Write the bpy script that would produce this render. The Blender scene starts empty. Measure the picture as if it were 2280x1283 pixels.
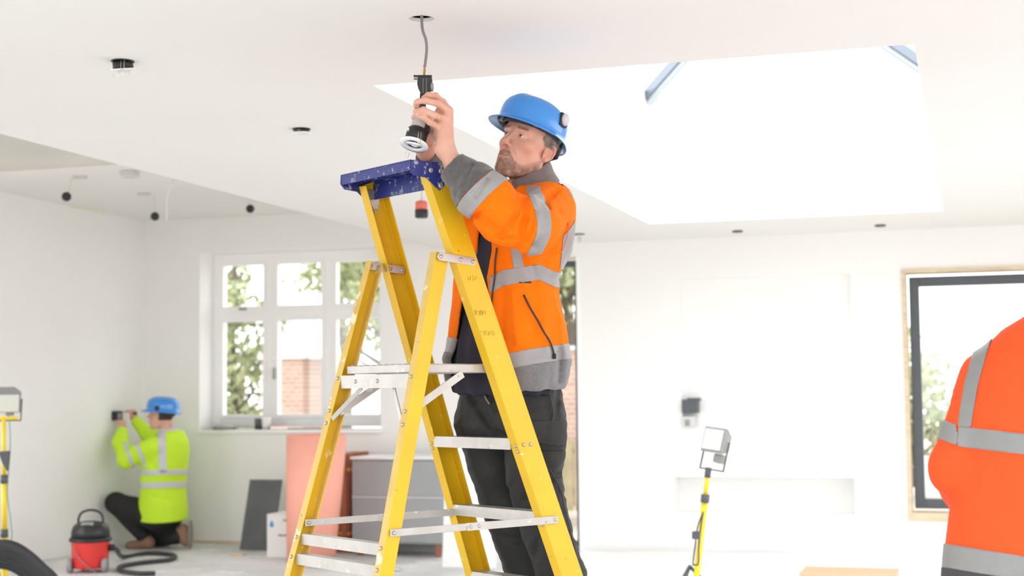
import bpy, bmesh, math, random
import numpy as np
from mathutils import Matrix, Vector
S = bpy.context.scene
COL = S.collection
PI = math.pi
random.seed(4)

# ---------------------------------------------------------------- camera
W_, H_ = 2280, 1283
YAW, PIT, ROL, FPX = map(float, (math.radians(17.268), math.radians(3.993), math.radians(-0.583), 3291.26))
F = np.array([-math.sin(YAW)*math.cos(PIT), math.cos(YAW)*math.cos(PIT), math.sin(PIT)])
_R = np.array([math.cos(YAW), math.sin(YAW), 0.0]); _U = np.cross(_R, F)
R = math.cos(ROL)*_R + math.sin(ROL)*_U
U = -math.sin(ROL)*_R + math.cos(ROL)*_U
O = np.array([0, 0, 1.27])
cam_d = bpy.data.cameras.new('camera'); cam = bpy.data.objects.new('camera', cam_d); COL.objects.link(cam)
cam_d.sensor_width = 36; cam_d.lens = FPX*36/W_; cam_d.clip_start = .05; cam_d.clip_end = 300
VIEW = Matrix([[R[i], U[i], -F[i], O[i]] for i in range(3)] + [[0, 0, 0, 1]])
cam.matrix_world = VIEW
cam_d.dof.use_dof = True; cam_d.dof.focus_distance = 4.75; cam_d.dof.aperture_fstop = 3.1
S.camera = cam

# ---------------------------------------------------------------- world, light, exposure
wd = bpy.data.worlds.new('overcast'); S.world = wd; wd.use_nodes = True
bg = wd.node_tree.nodes['Background']
bg.inputs[0].default_value = (.965, .985, 1, 1); bg.inputs[1].default_value = 1.0
S.view_settings.view_transform = 'Standard'; S.view_settings.look = 'None'
S.view_settings.gamma = 1; S.view_settings.use_curve_mapping = False
S.view_settings.exposure = 1.92
S.cycles.max_bounces = 12; S.cycles.diffuse_bounces = 8; S.cycles.transparent_max_bounces = 16
S.cycles.use_denoising = True; S.cycles.caustics_reflective = False; S.cycles.caustics_refractive = False
S.cycles.sample_clamp_indirect = 6

def portal(loc, sx, sy, direction):
    l = bpy.data.lights.new('daylight_portal', 'AREA'); l.shape = 'RECTANGLE'; l.size = sx; l.size_y = sy
    l.cycles.is_portal = True
    o = bpy.data.objects.new('daylight_portal', l); COL.objects.link(o); o.location = loc
    o.rotation_euler = Vector(direction).to_track_quat('-Z', 'Y').to_euler()

# ---------------------------------------------------------------- helpers
def ray(x, y): return F*FPX + R*(x-W_/2) + U*(H_/2-y)
def on_y(x, y, Y): d = ray(x, y); return O + d*Y/d[1]
def on_z(x, y, Z): d = ray(x, y); return O + d*(Z-1.27)/d[2]
def on_x(x, y, X): d = ray(x, y); return O + d*X/d[0]
def at(x, y, D): return O + ray(x, y)/FPX*D

def mat(name, col, rough=.6, metal=0, var=0, scale=8, bump=0, bscale=60, specks=None, spec=.5, emit=None, col2=None, sheen=0, sss=0, stretch=None):
    m = bpy.data.materials.new(name); m.use_nodes = True; n = m.node_tree; nd = n.nodes; L = n.links.new
    b = nd['Principled BSDF']; b.inputs['Roughness'].default_value = rough; b.inputs['Metallic'].default_value = metal
    b.inputs['Specular IOR Level'].default_value = spec
    if sheen: b.inputs['Sheen Weight'].default_value = sheen
    if sss:
        b.inputs['Subsurface Weight'].default_value = sss; b.inputs['Subsurface Radius'].default_value = (.012, .004, .002); b.inputs['Subsurface Scale'].default_value = 1
    tc = nd.new('ShaderNodeTexCoord'); vec = tc.outputs['Object']
    if stretch:
        mp = nd.new('ShaderNodeMapping'); mp.inputs['Scale'].default_value = stretch; L(vec, mp.inputs[0]); vec = mp.outputs[0]
    c = (*col, 1); out = None
    if var or col2:
        nz = nd.new('ShaderNodeTexNoise'); nz.inputs['Scale'].default_value = scale; nz.inputs['Detail'].default_value = 6
        L(vec, nz.inputs['Vector'])
        mx = nd.new('ShaderNodeMix'); mx.data_type = 'RGBA'
        rp = nd.new('ShaderNodeMapRange'); rp.inputs[1].default_value = .35; rp.inputs[2].default_value = .65
        L(nz.outputs['Fac'], rp.inputs[0]); L(rp.outputs[0], mx.inputs[0])
        mx.inputs[6].default_value = c
        mx.inputs[7].default_value = (*(col2 if col2 else [v*(1-var) for v in col]), 1)
        out = mx.outputs[2]
    for sp in (specks or []):     # (colour, scale, threshold): spatters of paint or dirt
        nz = nd.new('ShaderNodeTexNoise'); nz.inputs['Scale'].default_value = sp[1]; nz.inputs['Detail'].default_value = 4; nz.inputs['Roughness'].default_value = .7
        mp = nd.new('ShaderNodeMapping'); mp.inputs['Location'].default_value = (sp[1]*.37, sp[2]*11, 3.1); L(vec, mp.inputs[0]); L(mp.outputs[0], nz.inputs['Vector'])
        rp = nd.new('ShaderNodeMapRange'); rp.inputs[1].default_value = sp[2]; rp.inputs[2].default_value = sp[2]+.025
        L(nz.outputs['Fac'], rp.inputs[0])
        mx = nd.new('ShaderNodeMix'); mx.data_type = 'RGBA'; L(rp.outputs[0], mx.inputs[0])
        if out: L(out, mx.inputs[6])
        else: mx.inputs[6].default_value = c
        mx.inputs[7].default_value = (*sp[0], 1); out = mx.outputs[2]
    if out: L(out, b.inputs['Base Color'])
    else: b.inputs['Base Color'].default_value = c
    if bump:
        nz = nd.new('ShaderNodeTexNoise'); nz.inputs['Scale'].default_value = bscale; nz.inputs['Detail'].default_value = 5
        L(vec, nz.inputs['Vector']); bp = nd.new('ShaderNodeBump'); bp.inputs['Strength'].default_value = bump; bp.inputs['Distance'].default_value = .01
        L(nz.outputs['Fac'], bp.inputs['Height']); L(bp.outputs[0], b.inputs['Normal'])
    if emit: b.inputs['Emission Color'].default_value = (*emit[0], 1); b.inputs['Emission Strength'].default_value = emit[1]
    return m

def glass_mat():
    m = bpy.data.materials.new('window_glass'); m.use_nodes = True; n = m.node_tree; n.nodes.clear()
    o = n.nodes.new('ShaderNodeOutputMaterial'); t = n.nodes.new('ShaderNodeBsdfTransparent'); g = n.nodes.new('ShaderNodeBsdfGlossy')
    g.inputs['Roughness'].default_value = .02; t.inputs[0].default_value = (.96, .98, .97, 1)
    x = n.nodes.new('ShaderNodeMixShader'); x.inputs[0].default_value = .06
    n.links.new(t.outputs[0], x.inputs[1]); n.links.new(g.outputs[0], x.inputs[2]); n.links.new(x.outputs[0], o.inputs[0]); return m

M = dict(
    wall=mat('white_plaster_paint', (.89, .885, .875), .8, var=.015, scale=1.5, bump=.02, bscale=40),
    ceil=mat('ceiling_paint', (.83, .815, .80), .85, var=.015, scale=1.2),
    shaded=mat('shaded_ceiling_paint', (.59, .57, .525), .9, var=.08, scale=2),
    floor=mat('dusty_concrete', (.72, .73, .735), .7, var=.2, scale=1.8, specks=[((.78, .78, .77), 3, .57), ((.4, .39, .38), 7, .64)]),
    white=mat('white_upvc', (.93, .93, .93), .35),
    dark=mat('anthracite_frame', (.085, .095, .11), .4),
    bar=mat('grey_lantern_bar', (.19, .22, .27), .35),
    barl=mat('light_grey_bar', (.5, .54, .58), .35),
    wood=mat('raw_pine', (.74, .6, .42), .7, var=.2, scale=6, stretch=(1, 1, 8)),
    yel=mat('yellow_fibreglass', (.76, .47, .008), .42, var=.10, scale=5, specks=[((.80, .60, .18), 17, .655), ((.85, .78, .5), 34, .68), ((.16, .11, .04), 42, .685)]),
    blue=mat('blue_ladder_plastic', (.022, .032, .20), .42, specks=[((.12, .15, .30), 16, .56), ((.36, .39, .46), 38, .595), ((.75, .75, .74), 60, .69)]),
    alu=mat('painted_aluminium', (.55, .53, .50), .42, metal=.3, var=.12, scale=14, specks=[((.74, .73, .70), 20, .63), ((.22, .2, .18), 34, .675)]),
    riv=mat('rivet_steel', (.48, .46, .43), .35, metal=.7),
    black=mat('black_plastic', (.018, .018, .02), .4),
    rubber=mat('black_rubber', (.03, .03, .033), .55, bump=.1),
    grey=mat('grey_plastic', (.3, .3, .3), .5),
    lgrey=mat('light_grey_plastic', (.62, .62, .62), .5),
    pwhite=mat('white_gloss', (.85, .85, .85), .3),
    steel=mat('bright_steel', (.75, .75, .75), .25, metal=.9),
    cable=mat('grey_cable', (.22, .19, .2), .5),
    red=mat('red_plastic', (.72, .04, .035), .35),
    glass=glass_mat(),
    pglass=mat('lamp_glass', (.75, .78, .72), .1),
    leaf=mat('tree_leaf', (.22, .28, .11), .6, col2=(.50, .52, .30), scale=2),
    bark=mat('bark', (.12, .09, .06), .9, bump=.4),
    grass=mat('grass', (.16, .24, .07), .9, var=.4, scale=3),
    fence=mat('fence_board', (.42, .34, .2), .8, var=.3, scale=5),
    paving=mat('paving', (.5, .42, .35), .8, var=.2),
)
def brick_mat():
    m = bpy.data.materials.new('red_brick'); m.use_nodes = True; n = m.node_tree
    br = n.nodes.new('ShaderNodeTexBrick'); br.inputs['Scale'].default_value = 4.4
    br.inputs['Color1'].default_value = (.44, .25, .20, 1); br.inputs['Color2'].default_value = (.50, .31, .25, 1); br.inputs['Mortar'].default_value = (.55, .5, .45, 1)
    tc = n.nodes.new('ShaderNodeTexCoord'); mp = n.nodes.new('ShaderNodeMapping'); mp.inputs['Rotation'].default_value = (PI/2, 0, 0)
    n.links.new(tc.outputs['Object'], mp.inputs[0]); n.links.new(mp.outputs[0], br.inputs['Vector'])
    b = n.nodes['Principled BSDF']; n.links.new(br.outputs['Color'], b.inputs['Base Color']); b.inputs['Roughness'].default_value = .85
    return m
M['brick'] = brick_mat()

def obj(name, me, m=None, parent=None, smooth=False):
    """me: bmesh, (verts, faces) or Mesh; coordinates in the parent's frame"""
    if isinstance(me, bmesh.types.BMesh):
        bm = me; me = bpy.data.meshes.new(name); bmesh.ops.recalc_face_normals(bm, faces=bm.faces); bm.to_mesh(me); bm.free()
    elif isinstance(me, tuple):
        v, f = me; me = bpy.data.meshes.new(name); me.from_pydata([tuple(map(float, p)) for p in v], [], [tuple(map(int, q)) for q in f]); me.update()
    o = bpy.data.objects.new(name, me); COL.objects.link(o)
    if m: me.materials.append(m)
    if parent: o.parent = parent
    if smooth: me.polygons.foreach_set('use_smooth', [True]*len(me.polygons))
    return o
def tag(o, label=None, cat=None, group=None, kind=None):
    if label: o['label'] = label
    if cat: o['category'] = cat
    if group: o['group'] = group
    if kind: o['kind'] = kind
    return o
def thing(name, label, cat, loc=(0, 0, 0), rz=0, group=None, mw=None):
    o = bpy.data.objects.new(name, None); COL.objects.link(o); o.empty_display_size = .1
    if mw is not None: o.matrix_world = mw
    else: o.location = [float(v) for v in loc]; o.rotation_euler = (0, 0, rz)
    return tag(o, label, cat, group)
def struct(name, me, m, parent=None):
    o = obj(name, me, m, parent)
    if not parent: o['kind'] = 'structure'
    return o
def box(bm, lo, hi, mw=None):
    lo, hi = np.minimum(lo, hi), np.maximum(lo, hi)
    c = [(float(lo[0]) + float(hi[0]))/2, (float(lo[1])+float(hi[1]))/2, (float(lo[2])+float(hi[2]))/2]
    mt = Matrix.Translation(c) @ Matrix.Diagonal((*[float(v) for v in (hi-lo)], 1))
    if mw is not None: mt = mw @ mt
    return bmesh.ops.create_cube(bm, size=1, matrix=mt)['verts']
def bx(lo, hi, bev=0, mw=None):
    bm = bmesh.new(); box(bm, np.array(lo, float), np.array(hi, float), mw)
    if bev: bmesh.ops.bevel(bm, geom=bm.edges[:], offset=bev, segments=2, profile=.5, affect='EDGES')
    return bm
def frame_of(d, up=(0, 0, 1)):
    d = np.array(d, float); d /= np.linalg.norm(d); up = np.array(up, float)
    if abs(d@up)/np.linalg.norm(up) > .98: up = np.array([1, 0, .01])
    x = np.cross(up, d); x /= np.linalg.norm(x); y = np.cross(d, x); return x, y, d
def tube(pts, r, seg=12, bm=None, cap=True, closed=False):
    """round tube through points, r a number or one per point"""
    bm = bm or bmesh.new(); pts = [np.array(p, float) for p in pts]; n = len(pts)
    rs = r if hasattr(r, '__len__') else [r]*n; rings = []; x = None
    for i, p in enumerate(pts):
        a = pts[(i-1) % n] if (closed or i > 0) else p; b = pts[(i+1) % n] if (closed or i < n-1) else p
        d = b-a; d /= np.linalg.norm(d)+1e-12
        if x is None: x = frame_of(d)[0]
        x = x-d*(x@d); x /= np.linalg.norm(x); y = np.cross(d, x)
        rings.append([bm.verts.new(p+rs[i]*(x*math.cos(t)+y*math.sin(t))) for t in np.linspace(0, 2*PI, seg, endpoint=False)])
    for i in range(n if closed else n-1):
        A, B = rings[i], rings[(i+1) % n]
        for k in range(seg): bm.faces.new([A[k], A[(k+1) % seg], B[(k+1) % seg], B[k]])
    if cap and not closed: bm.faces.new(rings[0][::-1]); bm.faces.new(rings[-1])
    for f in bm.faces: f.smooth = len(f.verts) == 4
    return bm
def curve_pts(pts, n=8):
    """Catmull-Rom through the points"""
    P = [np.array(p, float) for p in pts]; P = [2*P[0]-P[1]]+P+[2*P[-1]-P[-2]]; out = []
    for i in range(1, len(P)-2):
        for t in np.linspace(0, 1, n, endpoint=False):
            a, b, c, d = P[i-1:i+3]
            out.append(.5*((2*b)+(c-a)*t+(2*a-5*b+4*c-d)*t*t+(-a+3*b-3*c+d)*t**3))
    return out+[P[-2]]
def lathe(profile, seg=24, mw=None, bm=None):
    """profile [(r, z)] turned about z"""
    bm = bm or bmesh.new(); rings = []
    for r, z in profile:
        ring = []
        for t in np.linspace(0, 2*PI, seg, endpoint=False):
            v = Vector((r*math.cos(t), r*math.sin(t), z)); ring.append(bm.verts.new(mw @ v if mw is not None else v))
        rings.append(ring)
    for A, B in zip(rings, rings[1:]):
        for k in range(seg): bm.faces.new([A[k], A[(k+1) % seg], B[(k+1) % seg], B[k]]).smooth = True
    bm.faces.new(rings[0]); bm.faces.new(rings[-1]); return bm
def prism(poly, h, mw, bm=None, bev=0):
    """2-D outline (x, y) raised by h along z of mw"""
    bm = bm or bmesh.new(); n = len(poly)
    a = [bm.verts.new(mw @ Vector((float(x), float(y), 0))) for x, y in poly]; b = [bm.verts.new(mw @ Vector((float(x), float(y), h))) for x, y in poly]
    bm.faces.new(a); bm.faces.new(b[::-1])
    for i in range(n): bm.faces.new([a[i], b[i], b[(i+1) % n], a[(i+1) % n]])
    if bev: bmesh.ops.bevel(bm, geom=bm.edges[:], offset=bev, segments=2, profile=.5, affect='EDGES')
    return bm
def axes(o, x, y, z):
    return Matrix([[float(x[i]), float(y[i]), float(z[i]), float(o[i])] for i in range(3)]+[[0, 0, 0, 1]])
def beam(a, b, w, t, up=(0, 0, 1), bev=0, bm=None):
    """rectangular bar from a to b, w across, t along up"""
    x, y, d = frame_of(np.array(b)-np.array(a), up); L = np.linalg.norm(np.array(b)-np.array(a))
    m = axes(a, x, y, d); n = bm or bmesh.new(); box(n, np.array([-w/2, -t/2, 0]), np.array([w/2, t/2, L]), m)
    if bev: bmesh.ops.bevel(n, geom=n.edges[:], offset=bev, segments=2, profile=.5, affect='EDGES')
    return n
def copy_tree(o, parent=None):
    c = o.copy(); COL.objects.link(c); c.parent = parent
    for ch in [k for k in bpy.data.objects if k.parent == o]: copy_tree(ch, c)
    return c
# ================================================================ THE ROOM
XL, YB, HC, XE, XR = -6.93, 11.42, 2.45, -4.15, 2.6      # left wall, back wall, ceiling, edge of the raised ceiling, right wall
YN, HL, YS = 1.2, 2.80, 6.58                              # near end, raised ceiling height, end of the grey soffit
SX0, SX1, SY0, SY1, SZ = -2.172, -.16, 5.215, 10.30, 3.36 # roof-light opening and top of its upstand

def quad_holes(x0, x1, z0, z1, holes):
    """2-D rectangles covering the area outside the holes"""
    xs = sorted({x0, x1, *[h[0] for h in holes], *[h[1] for h in holes]}); zs = sorted({z0, z1, *[h[2] for h in holes], *[h[3] for h in holes]})
    out = []
    for a, b in zip(xs, xs[1:]):
        for c, d in zip(zs, zs[1:]):
            if not any(h[0] <= (a+b)/2 <= h[1] and h[2] <= (c+d)/2 <= h[3] for h in holes): out.append((a, b, c, d))
    return out
WINL = (-6.39, -4.70, .965, 2.50)
DOOR = (-3.88, -2.98, 0.0, 2.34)
WINR = (-.49, 1.75, .314, 2.15)
NICHE = (-2.17, -.867, .98, 2.13)
SLOT = (-2.25, -.873, .319, .593)
bm = bmesh.new()
for a, b, c, d in quad_holes(XL-.3, XR+.3, -.2, 3.1, [WINL, DOOR, WINR, NICHE, SLOT]):
    box(bm, np.array([a, YB, c]), np.array([b, YB+.36, d]))
for h, dep in ((NICHE, .05), (SLOT, .22)):
    box(bm, np.array([h[0], YB+dep, h[2]]), np.array([h[1], YB+.36, h[3]]))
bmesh.ops.remove_doubles(bm, verts=bm.verts, dist=1e-5)
struct('wall_back', bm, M['wall'])
bm = bmesh.new()
for a, b, c, d in quad_holes(YN, YB, -.2, 3.1, [(1.8, 8.6, .0, 2.4)]): box(bm, np.array([XL-.25, a, c]), np.array([XL, b, d]))  # unseen opening added to let in more daylight at the left
struct('wall_left', bm, M['wall'])
bm = bmesh.new()
for a, b, c, d in quad_holes(2.8, YB, -.2, 3.1, [(3.2, 9.6, .0, 2.35)]): box(bm, np.array([XR, a, c]), np.array([XR+.25, b, d]))  # unseen opening added to throw daylight onto the left wall
struct('wall_right', bm, M['wall'])
bm = bmesh.new()
for a, b, c, d in quad_holes(XL-.25, XR+.25, -.2, 3.1, [(-4.6, 1.9, .0, 2.25)]): box(bm, np.array([a, YN-.25, c]), np.array([b, YN, d]))  # unseen wall with opening, added to cut flat frontal light
struct('wall_front_added', bm, M['wall'])
struct('floor', bx((XL-.2, -3, -.2), (XR+3, YB+.3, 0)), M['floor'])
# main ceiling with the roof-light opening and one round hole for the fitting being wired
HOLE = on_z(939, 42, HC)
bm = bmesh.new()
hs = .12; hx, hy = float(HOLE[0]), float(HOLE[1])
for a, b, c, d in quad_holes(XE, XR+.2, YN, YB, [(SX0, SX1, SY0, SY1), (hx-hs, hx+hs, hy-hs, hy+hs)]):
    box(bm, np.array([a, c, HC]), np.array([b, d, HC+.32]))
N = 32; ci = []; co = []
for k in range(N):
    t = 2*PI*k/N; c, s = math.cos(t), math.sin(t); q = hs/max(abs(c), abs(s)); r = .040
    ci.append([bm.verts.new((hx+r*c, hy+r*s, HC+z)) for z in (0, .0125)])
    co.append(bm.verts.new((hx+q*c, hy+q*s, HC)))
for k in range(N):
    j = (k+1) % N
    bm.faces.new([co[k], co[j], ci[j][0], ci[k][0]]); bm.faces.new([ci[k][0], ci[j][0], ci[j][1], ci[k][1]])
struct('ceiling', bm, M['ceil'])
voidbox = bmesh.new()
for lo, hi in (((hx-.12, hy-.12, HC+.30), (hx+.12, hy+.12, HC+.32)), ((hx-.12, hy-.12, HC+.0126), (hx-.11, hy+.12, HC+.30)), ((hx+.11, hy-.12, HC+.0126), (hx+.12, hy+.12, HC+.30)), ((hx-.11, hy-.12, HC+.0126), (hx+.11, hy-.11, HC+.30)), ((hx-.11, hy+.11, HC+.0126), (hx+.11, hy+.12, HC+.30))): box(voidbox, np.array(lo), np.array(hi))
struct('ceiling_void', voidbox, M['dark'])
struct('ceiling_soffit', bx((XL, YN, HC), (XE, YS, HC+.3)), M['shaded'])  # shade on this near soffit is put into a greyer colour
struct('ceiling_raised', bx((XL, YS, HL), (XE, YB, HL+.3)), M['ceil'])
struct('ceiling_bulkhead', bx((XE, YS, HC+.32), (XE+.1, YB, HL+.3)), M['ceil'])
# roof-light upstand
bm = bmesh.new(); z0, t = HC+.32, .12
for lo, hi in (((SX0-t, SY0-t, z0), (SX0, SY1+t, SZ)), ((SX1, SY0-t, z0), (SX1+t, SY1+t, SZ)), ((SX0, SY0-t, z0), (SX1, SY0, SZ)), ((SX0, SY1, z0), (SX1, SY1+t, SZ))):
    box(bm, np.array(lo), np.array(hi))
struct('ceiling_upstand', bm, M['wall'])
# roof lantern: hips and ridge with glass between
XM = (SX0+SX1)/2; RZ = SZ+.62
ra, rb = (XM, SY0+1.0, RZ), (XM, SY1-1.0, RZ)
cs = dict(nl=(SX0, SY0, SZ), nr=(SX1, SY0, SZ), fl=(SX0, SY1, SZ), fr=(SX1, SY1, SZ))
lan = struct('window_roof_lantern', bx((SX0-.1, SY0-.1, SZ), (SX0, SY1+.1, SZ+.04)), M['white'])
for a, b in ((cs['nl'], ra), (cs['nr'], ra), (cs['fl'], rb), (cs['fr'], rb), (ra, rb)):
    obj('rafter', beam(a, b, .085, .07), M['bar'], lan); obj('rafter_trim', beam(np.array(a)-[0, 0, .045], np.array(b)-[0, 0, .045], .045, .03), M['barl'], lan)
gv = [cs['nl'], cs['nr'], cs['fl'], cs['fr'], ra, rb]
for f in ((0, 1, 4), (2, 3, 5), (0, 2, 5, 4), (1, 3, 5, 4)):
    obj('pane', ([np.array(gv[i])+[0, 0, .03] for i in f], [list(range(len(f)))]), M['glass'], lan)

# left window: white frame of three lights with a transom
def casement(name, x0, x1, z0, z1, cols, zt, y, fm, fw, dep, label=None):
    wn = struct(name, bx((x0, y, z0), (x0+fw, y+dep, z1), .004), fm)
    def bar(lo, hi, nm='frame_bar'): return obj(nm, bx(lo, hi, .004), fm, wn)
    bar((x1-fw, y, z0), (x1, y+dep, z1)); bar((x0+fw, y, z1-fw), (x1-fw, y+dep, z1)); bar((x0+fw, y, z0), (x1-fw, y+dep, z0+fw))
    edges = [x0+fw]+list(cols)+[x1-fw]
    for c in cols: bar((c-fw*.55, y, z0+fw), (c+fw*.55, y+dep, z1-fw), 'mullion')
    rows = [(z0+fw, z1-fw)] if zt is None else [(z0+fw, zt-fw*.5), (zt+fw*.5, z1-fw)]
    for i in range(len(edges)-1):
        a = edges[i]+(fw*.55 if i else 0); b = edges[i+1]-(fw*.55 if i < len(edges)-2 else 0)
        if zt is not None: bar((a, y, zt-fw*.5), (b, y+dep, zt+fw*.5), 'transom')
        for (c, d) in rows:
            obj('pane', bx((a, y+dep*.5, c), (b, y+dep*.5+.006, d)), M['glass'], wn)
            if cols:   # opening sash
                bm = bmesh.new(); s = .03
                for lo, hi in (((a, y-.01, c), (a+s, y+dep*.8, d)), ((b-s, y-.01, c), (b, y+dep*.8, d)), ((a+s, y-.01, c), (b-s, y+dep*.8, c+s)), ((a+s, y-.01, d-s), (b-s, y+dep*.8, d))):
                    box(bm, np.array(lo), np.array(hi))
                obj('sash', bm, fm, wn)
    return wn
y = YB+.24
cx = [on_y(603, 700, y)[0], on_y(733, 700, y)[0]]
zt = on_y(600, 698, y)[2]
w1 = casement('window_1', WINL[0], WINL[1], WINL[2]+.02, WINL[3], cx, zt, y, M['white'], .075, .07)
for px, py in ((540, 688), (798, 676)): p = on_y(px, py, y-.03); obj('window_handle', bx(p-[.035, .012, .010], p+[.035, .012, .010], .004), M['grey'], w1)
p = on_y(610, 832, y-.03); obj('window_handle', bx(p-[.008, .012, .05], p+[.008, .012, .05], .004), M['grey'], w1)
struct('trim_1', bx((WINL[0]-.01, YB-.035, WINL[2]-.03), (WINL[1]+.01, YB+.24, WINL[2]), .006), M['white'])
# right window: dark frame in a raw timber lining
w2 = casement('window_2', WINR[0]+.045, WINR[1]-.045, WINR[2]+.05, WINR[3]-.05, [], None, YB+.10, M['dark'], .075, .08)
bm = bmesh.new(); a, b, c, d = WINR
for lo, hi in (((a, YB-.02, c), (a+.03, YB+.2, d)), ((b-.03, YB-.02, c), (b, YB+.2, d)), ((a+.03, YB-.02, d-.03), (b-.03, YB+.2, d)), ((a-.0, YB-.03, c-.03), (b, YB+.2, c+.03))): box(bm, np.array(lo), np.array(hi))
struct('trim_2', bm, M['wood'])
# glazed door
d1 = casement('door_1', DOOR[0], DOOR[1]-.03, .02, DOOR[3]-.02, [], None, YB+.12, M['dark'], .05, .06)
struct('trim_3', bx((DOOR[1]-.03, YB-.01, 0), (DOOR[1], YB+.3, DOOR[3]), .002), M['white'])
for n_, lo, hi in (('baseboard_back', (XL, YB-.02, 0), (DOOR[0]-.05, YB, .02)),): struct(n_, bx(lo, hi), M['wood'])

portal((XM, (SY0+SY1)/2, SZ+.7), 2.2, 5.3, (0, 0, -1))
portal(((WINL[0]+WINL[1])/2, YB+.42, 1.75), 1.7, 1.5, (0, -1, 0))
portal(((WINR[0]+WINR[1])/2, YB+.42, 1.2), 2.2, 1.8, (0, -1, 0))
portal((-1.35, YN-.3, 1.12), 6.5, 2.25, (0, 1, 0))
portal((XR+.3, 6.4, 1.17), 6.4, 2.35, (-1, 0, 0))
portal((XL-.3, 5.2, 1.2), 6.8, 2.4, (1, 0, 0))

# ================================================================ OUTSIDE
struct('ground', bx((-45, -45, -.55), (45, 60, -.205)), M['paving'])
def tree(x, y, h, r, label, seed, n=2600, low=.35):
    rg = np.random.default_rng(seed); t = thing('garden_tree', label, 'tree', (x, y, -.05), group=None)
    trunk = [np.array([0, 0, 0.]), np.array([.05, .02, h*.3]), np.array([-.04, 0, h*.55]), np.array([.02, 0, h*.85])]
    bm = tube(curve_pts(trunk, 5), list(np.linspace(.12, .03, 16)), 8)
    for k in range(9):
        a = rg.uniform(0, 2*PI); z = rg.uniform(low, .8)*h; q = rg.uniform(.4, .8)*r
        tube([(0, 0, z), (q*.5*math.cos(a), q*.5*math.sin(a), z+.2*r), (q*math.cos(a), q*math.sin(a), z+.45*r)], [.04, .025, .01], 6, bm)
    obj('trunk', bm, M['bark'], t, True)
    cl = rg.normal(size=(26, 3)); cl /= np.linalg.norm(cl, axis=1)[:, None]; cl *= rg.uniform(.3, .85, (26, 1))*np.array([r, r, h*(1-low)/2]); cl[:, 2] += h*(low+1)/2
    c = cl[rg.integers(0, 26, n)]+rg.normal(size=(n, 3))*r*.16
    u = rg.normal(size=(n, 3)); u /= np.linalg.norm(u, axis=1)[:, None]; v = np.cross(u, rg.normal(size=(n, 3))); v /= np.linalg.norm(v, axis=1)[:, None]
    s = rg.uniform(.05, .10, (n, 1))
    V = np.concatenate([c-u*s, c-v*s*.5+u*s*.1, c+u*s, c+v*s*.5+u*s*.1]); f = [(i, i+n, i+2*n, i+3*n) for i in range(n)]
    obj('foliage', (V, f), M['leaf'], t)
tree(-9.55, 18.0, 3.7, .72, 'bushy green tree seen through the leftmost pane of the white window', 1, 1500, .05)
tree(-9.0, 20.4, 5.0, .95, 'pale green tree seen through the middle panes of the white window', 2, 1900, .5)
tree(-6.9, 16.9, 4.3, .85, 'tree seen through the window pane beside the ladder', 3, 1700, .3)
tree(-5.0, 18.6, 5.0, 1.2, 'tree seen through the doorway behind the man on the ladder', 5, 3000, .3)
tree(-.9, 20.5, 1.9, 1.1, 'low green shrub seen through the dark framed window', 6, 1800, .1)
bl = thing('brick_outbuilding', 'red brick outbuilding seen through the white window', 'building', (-8.15, 17.2, -.05))
obj('brick_wall', bx((-.42, -.3, 0), (.15, .6, 1.75)), M['brick'], bl)
obj('coping', bx((-.46, -.34, 1.75), (.19, .64, 1.81)), M['lgrey'], bl)
p = on_y(1270, 780, 16.5)
bl = thing('brick_garden_wall', 'red brick garden wall seen through the doorway', 'wall', (-4.6, 16.5, -.05))
obj('brick_face', bx((-1.3, 0, 0), (1.5, .22, p[2]+.05)), M['brick'], bl)
obj('coping', bx((-1.32, -.03, p[2]+.05), (1.52, .25, p[2]+.1)), M['lgrey'], bl)
fn = thing('timber_fence', 'low timber fence in front of the brick wall outside the doorway', 'fence', (-4.4, 15.6, -.05))
for k in range(14): obj('fence_board', bx((-1.2+k*.16, 0, .02), (-1.06+k*.16, .02, .78), .004), M['fence'], fn)
for z in (.18, .62): obj('fence_rail', bx((-1.25, .02, z), (1.05, .06, z+.07)), M['fence'], fn)
# ================================================================ STEP LADDER
LO = np.array([-1.712, 4.472, 0.]); TH = -.591
wv = np.array([math.cos(TH), math.sin(TH), 0]); uv = np.array([-wv[1], wv[0], 0]); zv = np.array([0, 0, 1.])
LM_ = axes(LO, uv, wv, zv)                     # ladder frame: x = along the climb (u), y = across (w), z up
L3 = lambda u, w, z: LO+uv*u+wv*w+zv*z
to_l = lambda p: np.array([(p-LO)@uv, (p-LO)@wv, p[2]])
lad = thing('step_ladder', 'paint-splashed yellow platform step ladder with blue top cap', 'ladder', mw=LM_)
def fr(s, z): t = 1-z/1.95; return np.array([-.054+.719*t, s*(.174+.115*t), z])
def re_(s, z): t = 1-z/1.708; return np.array([-.041-.456*t, s*(.182+.114*t), z])
def channel(a, b, s, web, fl, th=.004):
    """C-section rail from a to b, web on the outer side s"""
    d = b-a; L = np.linalg.norm(d); d /= L
    y = np.array([0, s, 0.]); y = y-d*(y@d); y /= np.linalg.norm(y); x = np.cross(y, d)
    m = axes(a, x, y, d)
    prof = [(-web/2, fl/2), (web/2, fl/2), (web/2, -fl/2), (web/2-th, -fl/2), (web/2-th, fl/2-th), (-web/2+th, fl/2-th), (-web/2+th, -fl/2), (-web/2, -fl/2)]
    bm = prism(prof, L, m); bmesh.ops.bevel(bm, geom=[e for e in bm.edges if abs((e.verts[0].co-e.verts[1].co).length-L) < 1e-4], offset=.0012, segments=1, affect='EDGES')
    return bm
cut = lambda p, q, z: p+(q-p)*(z-p[2])/(q[2]-p[2])
glare_yel = mat('glare_yellow_fibreglass', (.68, .47, .12), .5, var=.15, scale=9, specks=[((.78, .70, .5), 14, .6), ((.12, .07, .03), 30, .68)])
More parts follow.
